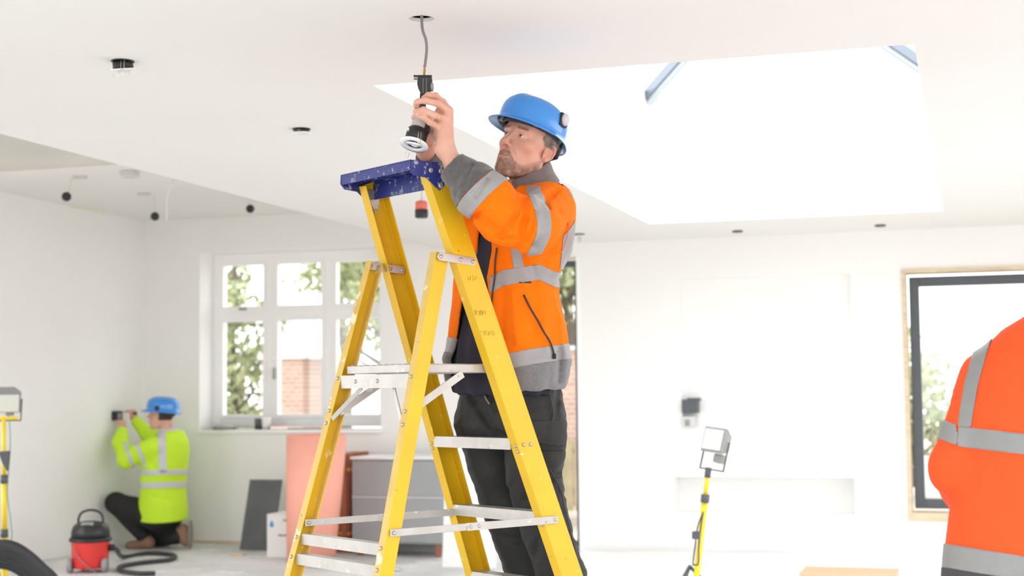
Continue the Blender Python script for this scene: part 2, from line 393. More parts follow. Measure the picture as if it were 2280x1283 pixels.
for s in (1, -1):
    obj('front_rail', channel(fr(s, .02), fr(s, 1.965), s, .082, .040), M['yel'], lad)
    rr_ = obj('rear_rail', channel(re_(s, .02), re_(s, 1.700), s, .050, .034), M['yel'], lad); rr_.data.materials.append(glare_yel)
    for pl_ in rr_.data.polygons:      # front lip paler: grazing glare put into its colour
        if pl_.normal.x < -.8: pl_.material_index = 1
    for f_, wd_ in ((fr, .09), (re_, .06)):
        p = f_(s, .0); obj('foot', bx(p+[-wd_/2, -.028, 0], p+[wd_/2, .028, .045], .008), M['rubber'], lad)
def rivet(p, n, r=.0065, nm='rivet'):
    x, y, d = frame_of(n); obj(nm, lathe([(r, 0), (r*.92, .0022), (r*.5, .0036), (.0005, .004)], 12, axes(p, x, y, d)), M['riv'], lad, True)
def front_face(s, z, off=0):         # point on the forward-facing lip of a front rail
    p = fr(s, z); d = fr(s, 0)-fr(s, 1); d /= np.linalg.norm(d); n = np.cross(d, [0, 1, 0]); n = n if n[0] < 0 else -n
    return p+n*(.041+off), n
def rear_face(s, z):
    p = re_(s, z); d = re_(s, 0)-re_(s, 1); d /= np.linalg.norm(d); n = np.cross(d, [0, 1, 0]); n = n if n[0] < 0 else -n
    return p+n*.026, n
# treads
def tread(z, depth=.062):
    a, b = fr(-1, z), fr(1, z); w0, w1 = a[1]+.016, b[1]-.016; u = a[0]
    prof = [(u-.040, z-.036), (u-.040, z), (u-.040+depth, z), (u-.040+depth, z-.036), (u-.044+depth, z-.036), (u-.044+depth, z-.004), (u-.036, z-.004), (u-.036, z-.036)]
    m = Matrix(((1, 0, 0, 0), (0, 0, 1, w0), (0, 1, 0, 0), (0, 0, 0, 1)))
    obj('tread', prism(prof, w1-w0, m), M['alu'], lad)
    for s in (1, -1):
        for dz in (-.010, -.028):
            p, n = front_face(s, z+dz); rivet(p+np.array([0, s*.006, 0]), n)
    for s in (1,):
        for du in (-.02, .008):
            p = fr(s, z-.02); rivet(p+np.array([du, .021, 0]), (0, 1, 0))
for z in (1.119, .882, .645, .408, .171): tread(z)
# platform across both frames
zp = 1.356
a, c = re_(-1, zp), fr(-1, zp); u0, u1 = re_(1, zp)[0]-.02, fr(1, zp)[0]+.03; wp = fr(1, zp)[1]-.03
bm = bx((u0, -wp, zp-.026), (u1, wp, zp), .002)
for k in range(9): box(bm, np.array([u0+.01, -wp+.01+k*(2*wp-.03)/9, zp]), np.array([u1-.01, -wp+.022+k*(2*wp-.03)/9, zp+.003]))
obj('platform', bm, M['alu'], lad)
a, b = re_(-1, zp-.05), re_(1, zp-.05)
m = Matrix(((1, 0, 0, 0), (0, 0, 1, a[1]+.016), (0, 1, 0, 0), (0, 0, 0, 1))); u = a[0]
obj('cross_channel', prism([(u-.022, zp-.072), (u-.022, zp-.030), (u+.02, zp-.030), (u+.02, zp-.034), (u-.018, zp-.034), (u-.018, zp-.068), (u-.01, zp-.072)], b[1]-a[1]-.032, m), M['alu'], lad)
for t in (.25, .55): rivet(np.array([u-.022, a[1]+(b[1]-a[1])*t, zp-.05]), (-1, 0, 0), .007)
for s in (1, -1):     # braces under the platform, flat bars
    p = re_(s, zp-.17); q = np.array([re_(s, zp)[0]-.0, s*(wp-.09), zp-.07]); obj('brace', beam(p+[-.02, -s*.02, 0], q+[-.02, 0, 0], .016, .004, (1, 0, 0)), M['alu'], lad)
    p = re_(s, zp-.15); q = np.array([re_(s, zp)[0]+.17, p[1], zp-.03]); obj('brace', beam(p+[0, -s*.02, 0], q+[0, -s*.02, 0], .004, .024, (0, 0, 1)), M['alu'], lad)
    for z in (zp-.045, zp-.15, zp-.19):
        p, n = rear_face(s, z); rivet(p, n)
# rear cross bars
for zb in (.822, .760, .58, .33):
    a, b = re_(-1, zb), re_(1, zb); u = a[0]
    m = Matrix(((1, 0, 0, 0), (0, 0, 1, a[1]+.016), (0, 1, 0, 0), (0, 0, 0, 1)))
    obj('cross_bar', prism([(u-.02, zb-.034), (u-.02, zb), (u+.016, zb), (u+.016, zb-.003), (u-.017, zb-.003), (u-.017, zb-.034)], b[1]-a[1]-.032, m), M['alu'], lad)
    for s in (1, -1):
        p, n = rear_face(s, zb-.017); rivet(p, n)
# spreaders, hinged flat bars
zs = .856
for s in (1, -1):
    p, q = re_(s, zs-.0), fr(s, zs); off = np.array([0, s*.023, 0]) if s > 0 else np.array([0, .018, 0])
    p = p+off; q = q+off; mid = p+(q-p)*.50; p = p-[.018, 0, 0]; q = q+[.012, 0, 0]
    obj('spreader_bar', beam(p, mid, .004, .022, (0, 0, 1), .0015), M['alu'], lad)
    obj('spreader_bar', beam(mid-(q-p)*.07, q, .003, .024, (0, 0, 1), .001), M['alu'], lad).location = (0, .0035, 0)
    for k in (p+[.012, 0, 0], mid, mid-(q-p)*.05, q-[.012, 0, 0]): rivet(k+[0, .0045, 0], (0, 1, 0), .006)
# pivot brackets at the heads of the rear rails
for s in (1, -1):
    pa = re_(s, 1.690)+[-.012, 0, 0]; pb = fr(s, 1.680)+[.022, 0, 0]; y = (.0215 if s > 0 else -.013)
    m = Matrix(((1, 0, 0, 0), (0, 0, 1, .178*s+(.004 if s < 0 else 0)+y+(.008 if s > 0 else 0)), (0, 1, 0, 0), (0, 0, 0, 1)))
    a2 = np.array([pa[0], pa[2]]); b2 = np.array([pb[0], pb[2]]); d = (b2-a2)/np.linalg.norm(b2-a2); n = np.array([-d[1], d[0]]); poly = []
    for c_, sg in ((b2, 1), (a2, -1)):
        for t in np.linspace(-PI/2, PI/2, 7): poly.append(c_+sg*d*.013*math.cos(t)+n*sg*.013*math.sin(t))
    obj('pivot_plate', prism(poly, .004, m, bev=.001), M['riv'], lad)
    for t in (0, .62, 1): q = a2+(b2-a2)*t; rivet(np.array([q[0], m[1][3]+.004, q[1]]), (0, 1, 0), .007)
# triangular gusset on the inner face of the far rail
p = fr(-1, 1.93); m = axes(p+np.array([0, .0, 0])+[0, -.012, 0], (1, 0, 0), (0, 0, 1), (0, -1, 0)); m = axes(p+[0, -.012, 0], (1, 0, 0), (0, 0, 1), (0, 1, 0))
tri = [(-.030, .012), (.026, .016), (.031, .008), (.016, -.06), (.008, -.062), (-.034, .006)]
obj('gusset_plate', prism(tri, .004, m, bev=.001), M['riv'], lad)
for x, z in ((-.022, .006), (.022, .008), (.011, -.052)): rivet(p+[x, -.007, z], (0, 1, 0), .0035)
# blue top cap: end plates, skirts, deck and ribs
def on_plane(px, py, w):
    d = ray(px, py); t = (w-(O-LO)@wv)/(d@wv); return to_l(O+d*t)
WC = .200
side = [(913, 356), (980, 361), (988, 376), (982, 390), (990, 405), (990, 414), (980, 425), (971, 417), (951, 394), (921, 390), (912, 377)]
sp = [on_plane(x, y, WC) for x, y in side]
mp = Matrix(((1, 0, 0, 0), (0, 0, 1, WC-.006), (0, 1, 0, 0), (0, 0, 0, 1)))
u0 = float(sp[0][0]); zt = float(np.mean([sp[0][2], sp[1][2]])); u1 = float(max(q[0] for q in sp[:3]))
poly = [(float(q[0]), float(q[2])) for q in sp]
cap = obj('top_cap', bx((u0, -WC, zt-.008), (u1, WC, zt), .003), M['blue'], lad)
obj('end_plate', prism(poly, .006, mp, bev=.002), M['blue'], cap)
mp2 = mp.copy(); mp2[1][3] = -WC
obj('end_plate', prism(poly, .006, mp2, bev=.002), M['blue'], cap)
obj('front_skirt', bx((u0, -WC, zt-.034), (u0+.006, WC, zt), .002), M['blue'], cap)
obj('rear_skirt', bx((u1-.006, -WC, zt-.075), (u1, WC, zt), .002), M['blue'], cap)
bm = bmesh.new()
for k in range(-3, 4): box(bm, np.array([u0+.006, k*.045-.0015, zt-.022]), np.array([u1-.006, k*.045+.0015, zt-.006]))
box(bm, np.array([(u0+u1)/2-.002, -WC+.01, zt-.024]), np.array([(u0+u1)/2+.002, WC-.01, zt-.006]))
for k in range(3): beam((u0+.01, -.12+k*.08, zt-.014), (u1-.01, -.05+k*.08, zt-.014), .003, .016, bm=bm)
obj('rib', bm, M['blue'], cap)
for px, py in ((959, 379), (981, 381), (981, 413)):
    q = on_plane(px, py, WC); q[1] = WC; rivet(q, (0, 1, 0), .0085)

# faint pencil scribbles on the outer face of the near front rail
rg = np.random.default_rng(8); pm = mat('pencil', (.30, .20, .03), .7)
for (px_, py_, n_, w_) in ((1052, 620, 4, 20), (1070, 697, 7, 26), (1090, 742, 6, 26)):
    bm = bmesh.new()
    for k in range(n_):
        x0_ = px_-w_/2+w_*k/n_; q = [(x0_+rg.uniform(-1, 2), py_-5+rg.uniform(-2, 2)), (x0_+rg.uniform(0, 4), py_+rg.uniform(-3, 3)), (x0_+rg.uniform(-1, 3), py_+5+rg.uniform(-2, 2))]
        pts_ = []
        for a_, b_ in q:
            r_ = ray(a_, b_); z_ = 1.3; yy = fr(1, z_)[1]+.021
            for _ in range(3):
                t = (yy-(O-LO)@wv)/(r_@wv); pl = to_l(O+r_*t); yy = fr(1, pl[2])[1]+.0206
            pts_.append(pl)
        tube(pts_, .0006, 4, bm)
    obj('pencil_mark', bm, pm, lad)
# ================================================================ CEILING FITTINGS
def downlight(name, label, pos, drop, tilt=0, rz=0, lamp=True, s=1.0, group=None, hang=None):
    """black can partly out of its hole with a white bezel below"""
    t = thing(name, label, 'downlight', pos, rz, group); m = Matrix.Rotation(tilt, 4, 'X')
    obj('can', lathe([(.036*s, .0), (.036*s, -drop), (.030*s, -drop-.002)], 24, m), M['black'], t)
    obj('rim', lathe([(.041*s, .0), (.041*s, -.003), (.036*s, -.004)], 24), M['black'], t)
    obj('bezel', lathe([(.030*s, -drop), (.044*s, -drop-.002), (.044*s, -drop-.006), (.030*s, -drop-.010), (.028*s, -drop-.004)], 28, m), M['pwhite'], t)
    if lamp: obj('lamp', lathe([(.015*s, -drop-.004), (.024*s, -drop-.010), (.020*s, -drop-.028), (.012*s, -drop-.033)], 20, m), M['pglass'], t)
    return t
def spring(t, a, b, w, m=Matrix.Identity(4)):
    a, b = np.array(a, float), np.array(b, float); o = np.array([w/2, 0, 0])
    bm = tube([m @ Vector(q) for q in (a-o, b-o, b+o, a+o)], .0009, 6); obj('spring_clip', bm, M['steel'], t)
p = on_z(273, 136, HC)
dl = downlight('ceiling_downlight', 'half fitted downlight with black can and dangling white bezel', p, .024, .22, .1)
spring(dl, (-.016, -.03, -.004), (-.016, -.022, -.062), .016); spring(dl, (.018, -.036, .0), (.016, -.034, -.04), .012)
p = on_z(671, 287, HC)
dl = downlight('ceiling_downlight', 'black downlight can showing just below the plain ceiling over the windows', p, .014, .05, 0, False)
spring(dl, (.004, -.037, -.002), (.004, -.037, -.012), .01)
p = on_z(1290, 521, HC)
dl = downlight('ceiling_downlight', 'downlight with small fitting hanging above the doorway behind the man', p, .010, 0, 0, False)
obj('connector', bx((-.012, -.012, -.06), (.012, .012, -.016), .004), M['lgrey'], dl)
for (px, py), lb in (((1642, 514), 'small dark recessed downlight in ceiling above the wall recess, nearer the doorway'), ((1960, 501), 'small dark recessed downlight in ceiling nearest the dark framed window')):
    p = on_z(px, py, HC); t = thing('recessed_downlight', lb, 'downlight', p)
    obj('rim', lathe([(.038, .0), (.041, -.008), (.030, -.012)], 20), M['black'], t)
    obj('bezel', lathe([(.030, -.008), (.034, -.014), (.02, -.016)], 20), M['grey'], t)
for i, ((px, py), (tx, ty), lb) in enumerate((((148, 438), (160, 396), 'black capped cable end hanging from raised ceiling nearest the plain side wall'),
        ((345, 482), (343, 436), 'black capped cable end hanging lowest, over the corner of the room'), ((557, 465), (555, 444), 'black capped cable end hanging above the white window'))):
    top = on_z(tx, ty, HL); b = on_y(px, py, top[1]); t = thing('hanging_cable_end', lb, 'cable', top)
    obj('cable', tube(curve_pts([(0, 0, 0), (b-top)*.5+[.004, 0, 0], b-top]), .003, 8), M['lgrey'], t)
    bm = bmesh.new(); bmesh.ops.create_uvsphere(bm, u_segments=16, v_segments=10, radius=.034, matrix=Matrix.Translation([float(v) for v in (b-top)])); 
    for f in bm.faces: f.smooth = True
    obj('end_cap', bm, M['black'], t)
    q = on_z(tx+(18 if i == 0 else -22 if i == 1 else 0), ty-(4 if i == 0 else 6), HL)-top; q[2] = 0
    if i < 2: obj('cable_clip', bx(q+[-.05, -.02, -.02], q+[.05, .02, 0], .005), M['lgrey'], t)
a = on_x(389, 397, XE-.012); b = on_y(372, 440, a[1]); c = on_y(371, 492, a[1])
# hangs down past the edge of the main ceiling
t = tag(obj('loose_cable', tube(curve_pts([a, b, c], 6), .0045, 8), M['lgrey']), 'thin pale cable dangling from the edge of the main ceiling', 'cable')
p = on_z(289, 381, HL); t = tag(obj('junction_box', bx(p-[.05, .05, .045], p+[.05, .05, 0], .008), M['lgrey']), 'small pale junction box on raised ceiling beside the grey soffit', 'box')
# the fitting that hangs beyond the ladder rails
p = on_z(938, 402, HC); top = p.copy(); b = on_y(938, 450, p[1])-p
t = thing('hanging_downlight', 'red and black downlight hanging beyond the ladder top', 'downlight', p)
obj('cable', tube([(0, 0, 0), b*.5+[.004, 0, 0], b], .004, 8), M['lgrey'], t)
z = float(b[2]); obj('terminal_cover', lathe([(.018, z+.008), (.034, z), (.034, z-.045)], 20), mat('salmon_plastic', (.75, .16, .12), .5), t)
obj('can', lathe([(.037, z-.045), (.037, z-.085), (.03, z-.09)], 20), M['black'], t)

# the cable and the downlight in the man's hand
hole = on_z(939, 40, HC)
cab = [hole+[0, 0, .06], at(940, 60, 4.62), at(948, 88, 4.625), at(950, 110, 4.63), at(947, 140, 4.64), at(945, 150, 4.64)]
ct = thing('ceiling_cable', 'grey cable running from the round ceiling hole down to the fitting', 'cable', hole)
obj('sheath', tube([q-hole for q in curve_pts(cab)], .0045, 10), M['cable'], ct)
for dx, c in ((-1.4, (.85, .45, .02)), (1.2, (.35, .28, .33)), (0, (.5, .2, .1))):
    q = [at(945, 148, 4.64), at(945+dx*1.6, 157, 4.638), at(944+dx, 170, 4.64)]
    obj('core', tube([k-hole for k in curve_pts(q)], .0017, 8), mat('core_wire', c, .4), ct)
DF = 4.60
def on_view(px, py, d=DF): return at(px, py, d)
c0 = at(921, 324, DF); c1 = at(938, 262, DF+.01); ax = (c1-c0); ax /= np.linalg.norm(ax)
# tilt the can so its face is seen from below
ax = ax*math.cos(.42)+F*math.sin(.42)*-0 ; ax = np.array(ax)+F*.30-U*0; ax /= np.linalg.norm(ax)
x, y, d_ = frame_of(ax, R); mw = axes(c0, x, y, d_)
dn = thing('handheld_downlight', 'open black downlight with white bezel held in the left hand', 'downlight', mw=mw)
obj('bezel', lathe([(.0265, .006), (.0265, .001), (.034, .0), (.046, .0015), (.0468, .004), (.036, .008)], 44), M['pwhite'], dn)
obj('can', lathe([(.0335, .006), (.0335, .052), (.031, .055)], 36), M['black'], dn)
obj('recess', lathe([(.0262, .020), (.0262, .0055)], 32), M['black'], dn)
obj('lamp_cover', lathe([(.027, .055), (.026, .082), (.021, .089), (.006, .090)], 28), mat('pale_grey_cover', (.50, .50, .50), .45), dn)
obj('side_housing', bx((-.010, .012, .050), (.018, .034, .080), .003), M['black'], dn)
tr_m = Matrix.Translation((0, 0, .004)) @ Matrix.Rotation(.35, 4, 'Y')
bm = lathe([(.0255, .003), (.0255, -.001), (.0235, -.002)], 32, tr_m); obj('tilt_ring', bm, M['pwhite'], dn)
for f_ in []: pass
lm = obj('lamp', lathe([(.003, -.004), (.013, -.003), (.0145, .006), (.012, .016)], 24, Matrix.Translation((-.004, .004, .004)) @ Matrix.Rotation(.6, 4, 'Y')), M['lgrey'], dn)
obj('lens', lathe([(.0105, -.0038), (.004, -.0062)], 20, Matrix.Translation((-.004, .004, .004)) @ Matrix.Rotation(.6, 4, 'Y')), M['pglass'], lm)
def loc_(p): return np.array(mw.inverted() @ Vector([float(v) for v in p]))
for a_, b_, c_ in (((932, 292), (930, 318), 6), ((905, 338), (901, 349), 7)):
    p1 = loc_(at(a_[0], a_[1], DF-.045)); p2 = loc_(at(b_[0], b_[1], DF-.05)); o_ = loc_(at(a_[0]+c_, a_[1]+2, DF-.045))-p1
    obj('spring_clip', tube([p1, p2, p2+o_, p1+o_], .0009, 6), M['steel'], dn)
obj('label_tab', bx(loc_(at(909, 288, DF-.037))-[.005, .002, .003], loc_(at(909, 288, DF-.037))+[.005, .002, .003]), M['pwhite'], dn)
# stem and terminal housing above
st = [loc_(at(px, py, DF+.03)) for px, py in ((938, 262), (941, 235), (943, 205))]
obj('stem', tube(st, .0115, 8), M['black'], dn)
hm = axes(at(947, 190, DF+.03), R, U, -F)
def vp_(bm): 
    for v in bm.verts: v.co = mw.inverted() @ (hm @ v.co)
    return bm
px_ = DF/FPX
poly = [(x*px_, y*px_) for x, y in ((-16, 19), (14, 19), (16, 10), (15, -8), (6, -22), (-8, -22), (-15, -10), (-18, 2))]
hs_ = obj('terminal_housing', vp_(prism(poly, .030, Matrix.Translation((0, 0, -.015)), bev=.003)), M['black'], dn)
obj('clamp_lug', vp_(bx((-26*px_, 18*px_, -.008), (15*px_, 22*px_, .012), .001)), M['black'], hs_)
obj('clamp_lug', vp_(bx((-26*px_, 13*px_, -.004), (-14*px_, 15*px_, .006), .001)), M['black'], hs_)
obj('side_cap', vp_(lathe([(.024, 0), (.022, .010), (.015, .014)], 24, Matrix.Translation((.018, -.006, .0)) @ Matrix.Rotation(PI/2, 4, 'Y') @ Matrix.Diagonal((1, .62, .6, 1)))), M['grey'], hs_)
for k in (-.006, .004): obj('groove', vp_(bx((k-.0006, -.028, .014), (k+.0006, .020, .0165))), M['grey'], hs_)

# ================================================================ THINGS IN THE ROOM
# floodlights on yellow stands
def head_box(w, h, d):
    bm = bmesh.new(); a = [(-w/2, -h/2), (w/2, -h/2), (w/2, h/2), (-w/2, h/2)]; vs = []
    for k, (sc, yy) in enumerate(((1, 0), (1, .02), (.62, d))): vs.append([bm.verts.new((x*sc, yy, z*sc)) for x, z in a])
    for A, B in zip(vs, vs[1:]):
        for k in range(4): bm.faces.new([A[k], A[(k+1) % 4], B[(k+1) % 4], B[k]])
    bm.faces.new(vs[0]); bm.faces.new(vs[-1]); bmesh.ops.bevel(bm, geom=bm.edges[:], offset=.004, segments=1, affect='EDGES'); return bm
def floodlight(parent, m, w=.17, h=.15, d=.11):
    def k(bm):
        for v in bm.verts: v.co = m @ v.co
        return bm
    hd = obj('lamp_housing', k(head_box(w, h, d)), M['grey'], parent)
    obj('lamp_glass', k(bx((-w/2+.010, -.004, -h/2+.012), (w/2-.012, .002, h/2-.012))), M['pglass'], hd)
    obj('junction_box', k(bx((.0, .03, -h/2-.045), (.05, .085, -h/2-.0), .006)), M['grey'], hd)
    bm = tube([(-w/2-.006, .04, 0), (-w/2-.006, .04, -h/2-.085), (w/2+.006, .04, -h/2-.085), (w/2+.006, .04, 0)], .005, 8)
    obj('yoke', k(bm), M['dark'], parent)
ypl = mat('yellow_pole', (.93, .66, .02), .35)
top, bot = at(1577, 1046, 7.6), at(1549, 1300, 7.6)
dr = (bot-top)/np.linalg.norm(bot-top); foot = bot+dr*((bot[2]-.045)/abs(dr[2]))
base = foot.copy(); base[2] = .04
t = thing('floodlight_stand', 'leaning yellow pole floodlight in front of the wall recess', 'lamp', base)
g = lambda p: p-base
mid = top+(foot-top)*.17
obj('pole', tube([g(top), g(mid)], .011, 14), ypl, t); obj('pole_tube', tube([g(mid), g(foot)], .016, 14), ypl, t)
for q, r, h_ in ((top, .016, .04), (mid, .022, .03)): obj('collar', tube([g(q+dr*-.01), g(q+dr*h_)], r, 14), M['dark'], t)
cb = [at(x, y, 7.58) for x, y in ((1566, 1140), (1553, 1175), (1548, 1215), (1543, 1255), (1546, 1258), (1555, 1255), (1556, 1215), (1561, 1170), (1566, 1140))]
obj('cable_loop', tube([g(q) for q in curve_pts(cb, 4)], .004, 8), M['dark'], t)
q = g(at(1550, 1192, 7.57)); obj('plug', bx(q-[.02, .015, .02], q+[.02, .015, .02], .006), M['dark'], t)
for a in (0, 2.1, 4.2): obj('leg', tube([(0, 0, .32), (.30*math.cos(a), .30*math.sin(a), .02), (.34*math.cos(a), .34*math.sin(a), .012)], .009, 8), M['dark'], t)
hc_ = g(at(1588, 979, 7.6)); floodlight(t, Matrix.Translation([float(v) for v in hc_]) @ Matrix.Rotation(math.radians(-25), 4, 'Z') @ Matrix.Rotation(math.radians(-14), 4, 'X') @ Matrix.Rotation(math.radians(6), 4, 'Y'), .135, .13, .10)
base = on_z(12, 1345, 0); DP = (base-O)@F
t = thing('floodlight_stand', 'upright yellow pole work light beside the pile of black bags', 'lamp', base)
P_ = lambda x, y, dd=0: at(x, y, DP+dd)-base
obj('pole', tube([P_(8, 930), P_(9, 1060)], .013, 14), ypl, t); obj('pole_tube', tube([P_(9, 1060), P_(10, 1185)], .016, 14), ypl, t)
obj('pole_base', tube([P_(10, 1185), P_(11, 1330), (0, 0, .02)], .021, 14), ypl, t)
for yy in (1067, 1188): obj('collar', tube([P_(9, yy-9), P_(9.5, yy+9)], .024, 14), M['dark'], t)
obj('cross_bar', tube([P_(-22, 930), P_(40, 932)], .010, 10), ypl, t)
for a in (0.3, 2.4, 4.5): obj('leg', tube([(0, 0, .3), (.26*math.cos(a), .26*math.sin(a), .015)], .009, 8), M['dark'], t)
q = P_(14, 898); m = Matrix.Translation([float(v) for v in q]) @ Matrix.Rotation(math.radians(38), 4, 'Z') @ Matrix.Rotation(math.radians(35), 4, 'X')
floodlight(t, m, .17, .15, .11)
obj('cable_loop', tube(curve_pts([P_(20, 925), P_(23, 980), P_(20, 1040), P_(16, 1100), P_(24, 1160), P_(26, 1200), P_(14, 1215)], 5), .0035, 8), mat('teal_cable', (.25, .38, .36), .5), t)
bm = prism([(-.035, .04), (.035, .045), (.02, -.08), (-.01, -.03)], .03, axes(P_(12, 1020, -.03), R, U, -F), bev=.004); obj('strap_wrap', bm, M['dark'], t)

# vacuum cleaner
vb = on_z(201, 1273, 0); t = thing('vacuum_cleaner', 'red and black tub vacuum cleaner with hoop handle', 'vacuum', vb, math.radians(18))
tubm = lathe([(.120, .03), (.128, .05), (.136, .215), (.138, .222)], 36); obj('tub', tubm, M['red'], t)
obj('rim', lathe([(.146, .218), (.152, .224), (.152, .238), (.144, .246)], 36), M['black'], t)
obj('motor_head', lathe([(.138, .240), (.137, .29), (.125, .325), (.10, .350), (.055, .362), (.01, .364)], 36), M['black'], t)
obj('switch_panel', bx((-.045, -.105, .325), (.045, -.05, .358), .01), M['grey'], t)
obj('handle', tube(curve_pts([(-.088, 0, .345), (-.087, 0, .385), (-.062, 0, .425), (0, 0, .442), (.062, 0, .425), (.087, 0, .385), (.088, 0, .345)], 6), .009, 12), M['black'], t)
for s in (-1, 1):
    obj('wheel', lathe([(.01, -.016), (.048, -.016), (.052, -.01), (.052, .01), (.048, .016), (.01, .016)], 24, Matrix.Translation((s*.125, -.07, .052)) @ Matrix.Rotation(PI/2, 4, 'Y')), M['grey'], t)
    obj('caster', lathe([(.01, -.01), (.02, -.01), (.02, .01), (.01, .01)], 16, Matrix.Translation((s*.08, .10, .02)) @ Matrix.Rotation(PI/2, 4, 'Y')), M['black'], t)
obj('hose_socket', lathe([(.024, -.02), (.024, .03), (.018, .034)], 20, Matrix.Translation((.142, 0, .17)) @ Matrix.Rotation(PI/2, 4, 'Y')), M['black'], t)
q0 = np.array([-.10, -.117, .20]); obj('power_cord', tube(curve_pts([q0+[.0, -.03, .01], (-.06, -.14, .13), (0, -.145, .07), (.06, -.15, .02), (.1, -.16, .006)], 6), .0035, 8), M['cable'], t)
def zf(px, py, h=.02): return on_z(px, py, h)
hp = [vb+[.195, .03, .16], zf(275, 1240, .02), zf(330, 1232), zf(385, 1236), zf(380, 1246), zf(310, 1254), zf(268, 1262), zf(272, 1272), zf(310, 1277), zf(345, 1277)]
bm = tube(curve_pts(hp, 10), .017, 12)
for i_, v in enumerate(bm.verts):
    if (i_//12) % 2: v.co += Vector((0, 0, 0))
ht = tag(obj('vacuum_hose', bm, M['rubber']), 'black vacuum hose snaking across the dusty floor', 'hose')

# black bags of rubble at the lower edge
def sack(label, c, r, seed):
    rg = np.random.default_rng(seed); bm = bmesh.new(); bmesh.ops.create_icosphere(bm, subdivisions=4, radius=1)
    ph = rg.uniform(0, 6, 6)
    for v in bm.verts:
        p = np.array(v.co); s = 1+.05*math.sin(6*p[0]+ph[0]+3*p[1])+.04*math.sin(9*p[1]+ph[1]+4*p[2])+.05*math.sin(11*p[0]-7*p[2]+ph[2])
        q = p*s*np.array(r); q[2] = max(q[2], -r[2]*.8); v.co = Vector(q)
    for f in bm.faces: f.smooth = True
    z = r[2]*.8; t = thing('rubble_sack', label, 'bag', (c[0], c[1], 0)); 
    for v in bm.verts: v.co.z += z
    obj('sack_body', bm, bag, t); obj('tied_neck', lathe([(.05, 0), (.018, .04), (.03, .08), (.05, .11)], 14, Matrix.Translation((.02, 0, r[2]*1.72))), bag, t)
bag = mat('black_polythene', (.012, .012, .014), .28, bump=.5, bscale=9)
# bundle of black ribbed cable ducts, lying in a heap beside the work light
q = on_z(40, 1300, 0)
for k, (r_, dx, dy, lb) in enumerate(((.36, 0, 0, 'outermost arc of the thick black pipes heaped beside the work light'), (.30, -.01, .02, 'second thick black pipe inside the outermost one of the heap'), (.24, -.02, .03, 'third black pipe of the heap beside the work light'), (.18, -.03, .05, 'innermost black pipe of the heap beside the work light'))):
    X = R; cpt = [at(x, y, 8.5+.13*k) for x, y in [(-60+k*6, 1222+k*13), (0, 1212+k*15), (32, 1217+k*16), (62, 1235+k*17), (92, 1262+k*17), (126-k*4, 1300+k*14)]]
    e = cpt[-1].copy(); e[2] = .03; s0 = cpt[0].copy(); s1 = s0-R*.35; s1[2] = .03
    tag(obj('black_pipe', tube(curve_pts([s1]+cpt+[e], 7), .028, 12), M['rubber']), lb, 'pipe', 'black pipes heaped beside the work light')

# materials standing against the back wall
def lean(name, label, cat, pxs, Yc, m, th=.012, tilt=.12):
    pass
def board(name, label, cat, x0, x1, ytop, ybase, m, th, lean_=.10, skew=0, group=None):
    """sheet whose foot stands at the pixel row ybase, leaning back"""
    a = on_z(x0, ybase, 0); b = on_z(x1, ybase, 0); b = np.array([b[0], a[1], 0])
    z = on_y((x0+x1)/2, ytop, a[1]+lean_)[2]
    w = b[0]-a[0]; t = thing(name, label, cat, a, 0, group)
    bm = bmesh.new(); L = math.hypot(z, lean_); box(bm, np.array([0, 0, 0.]), np.array([w, th, L]))
    bmesh.ops.bevel(bm, geom=bm.edges[:], offset=.003, segments=1, affect='EDGES')
    rm = Matrix.Rotation(-math.atan2(lean_, z), 4, 'X')
    for v in bm.verts: v.co.x += skew*(v.co.z/L); v.co = rm @ v.co
    obj('sheet', bm, m, t); return t, w, z
slate = mat('dark_slate_board', (.115, .12, .125), .6, var=.25, scale=4)
board('slate_board', 'dark grey board leaning on the wall under the white window', 'board', 533, 613, 1068, 1225, slate, .015, .09, .045)
board('timber_offcut', 'thin brown timber offcut leaning beside the white carton', 'timber', 627, 640, 1066, 1212, mat('brown_timber', (.35, .2, .14), .7, var=.2), .02, .06)
# white carton
a = on_z(594, 1241, 0); b = on_z(668, 1241, 0); w = b[0]-a[0]; z = on_y(600, 1146, a[1])[2]
t = thing('cardboard_carton', 'white cardboard carton with blue drop mark', 'box', a)
card = mat('white_card', (.80, .80, .79), .7)
obj('carton_body', bx((0, 0, 0), (w, .30, z), .004), card, t); obj('flap', bx((0, -.002, z), (w*.5, .3, z+.003)), card, t); obj('flap', bx((w*.5+.003, -.002, z), (w, .3, z+.003)), card, t)
bp = mat('blue_print', (.06, .28, .6), .6); kp = mat('dark_print', (.12, .12, .13), .6)
dp = [(0, .034), (.010, .014), (.019, -.004), (.016, -.018), (.0, -.024), (-.016, -.018), (-.019, -.004), (-.010, .014)]
obj('drop_mark', prism(dp, .0012, Matrix.Translation((.042, -.0002, z-.075)) @ Matrix.Rotation(PI/2, 4, 'X')), bp, t)
bm = bmesh.new()
for k in range(5): box(bm, np.array([.14+k*.02, -.0015, z-.05-.004*(k % 2)]), np.array([.152+k*.02, 0, z-.035+.003*(k % 3)]))
for k in range(6): box(bm, np.array([.10+k*.016, -.0015, z-.165-.003*(k % 2)]), np.array([.111+k*.016, 0, z-.150-.002*(k % 3)]))
obj('printed_marks', bm, kp, t)
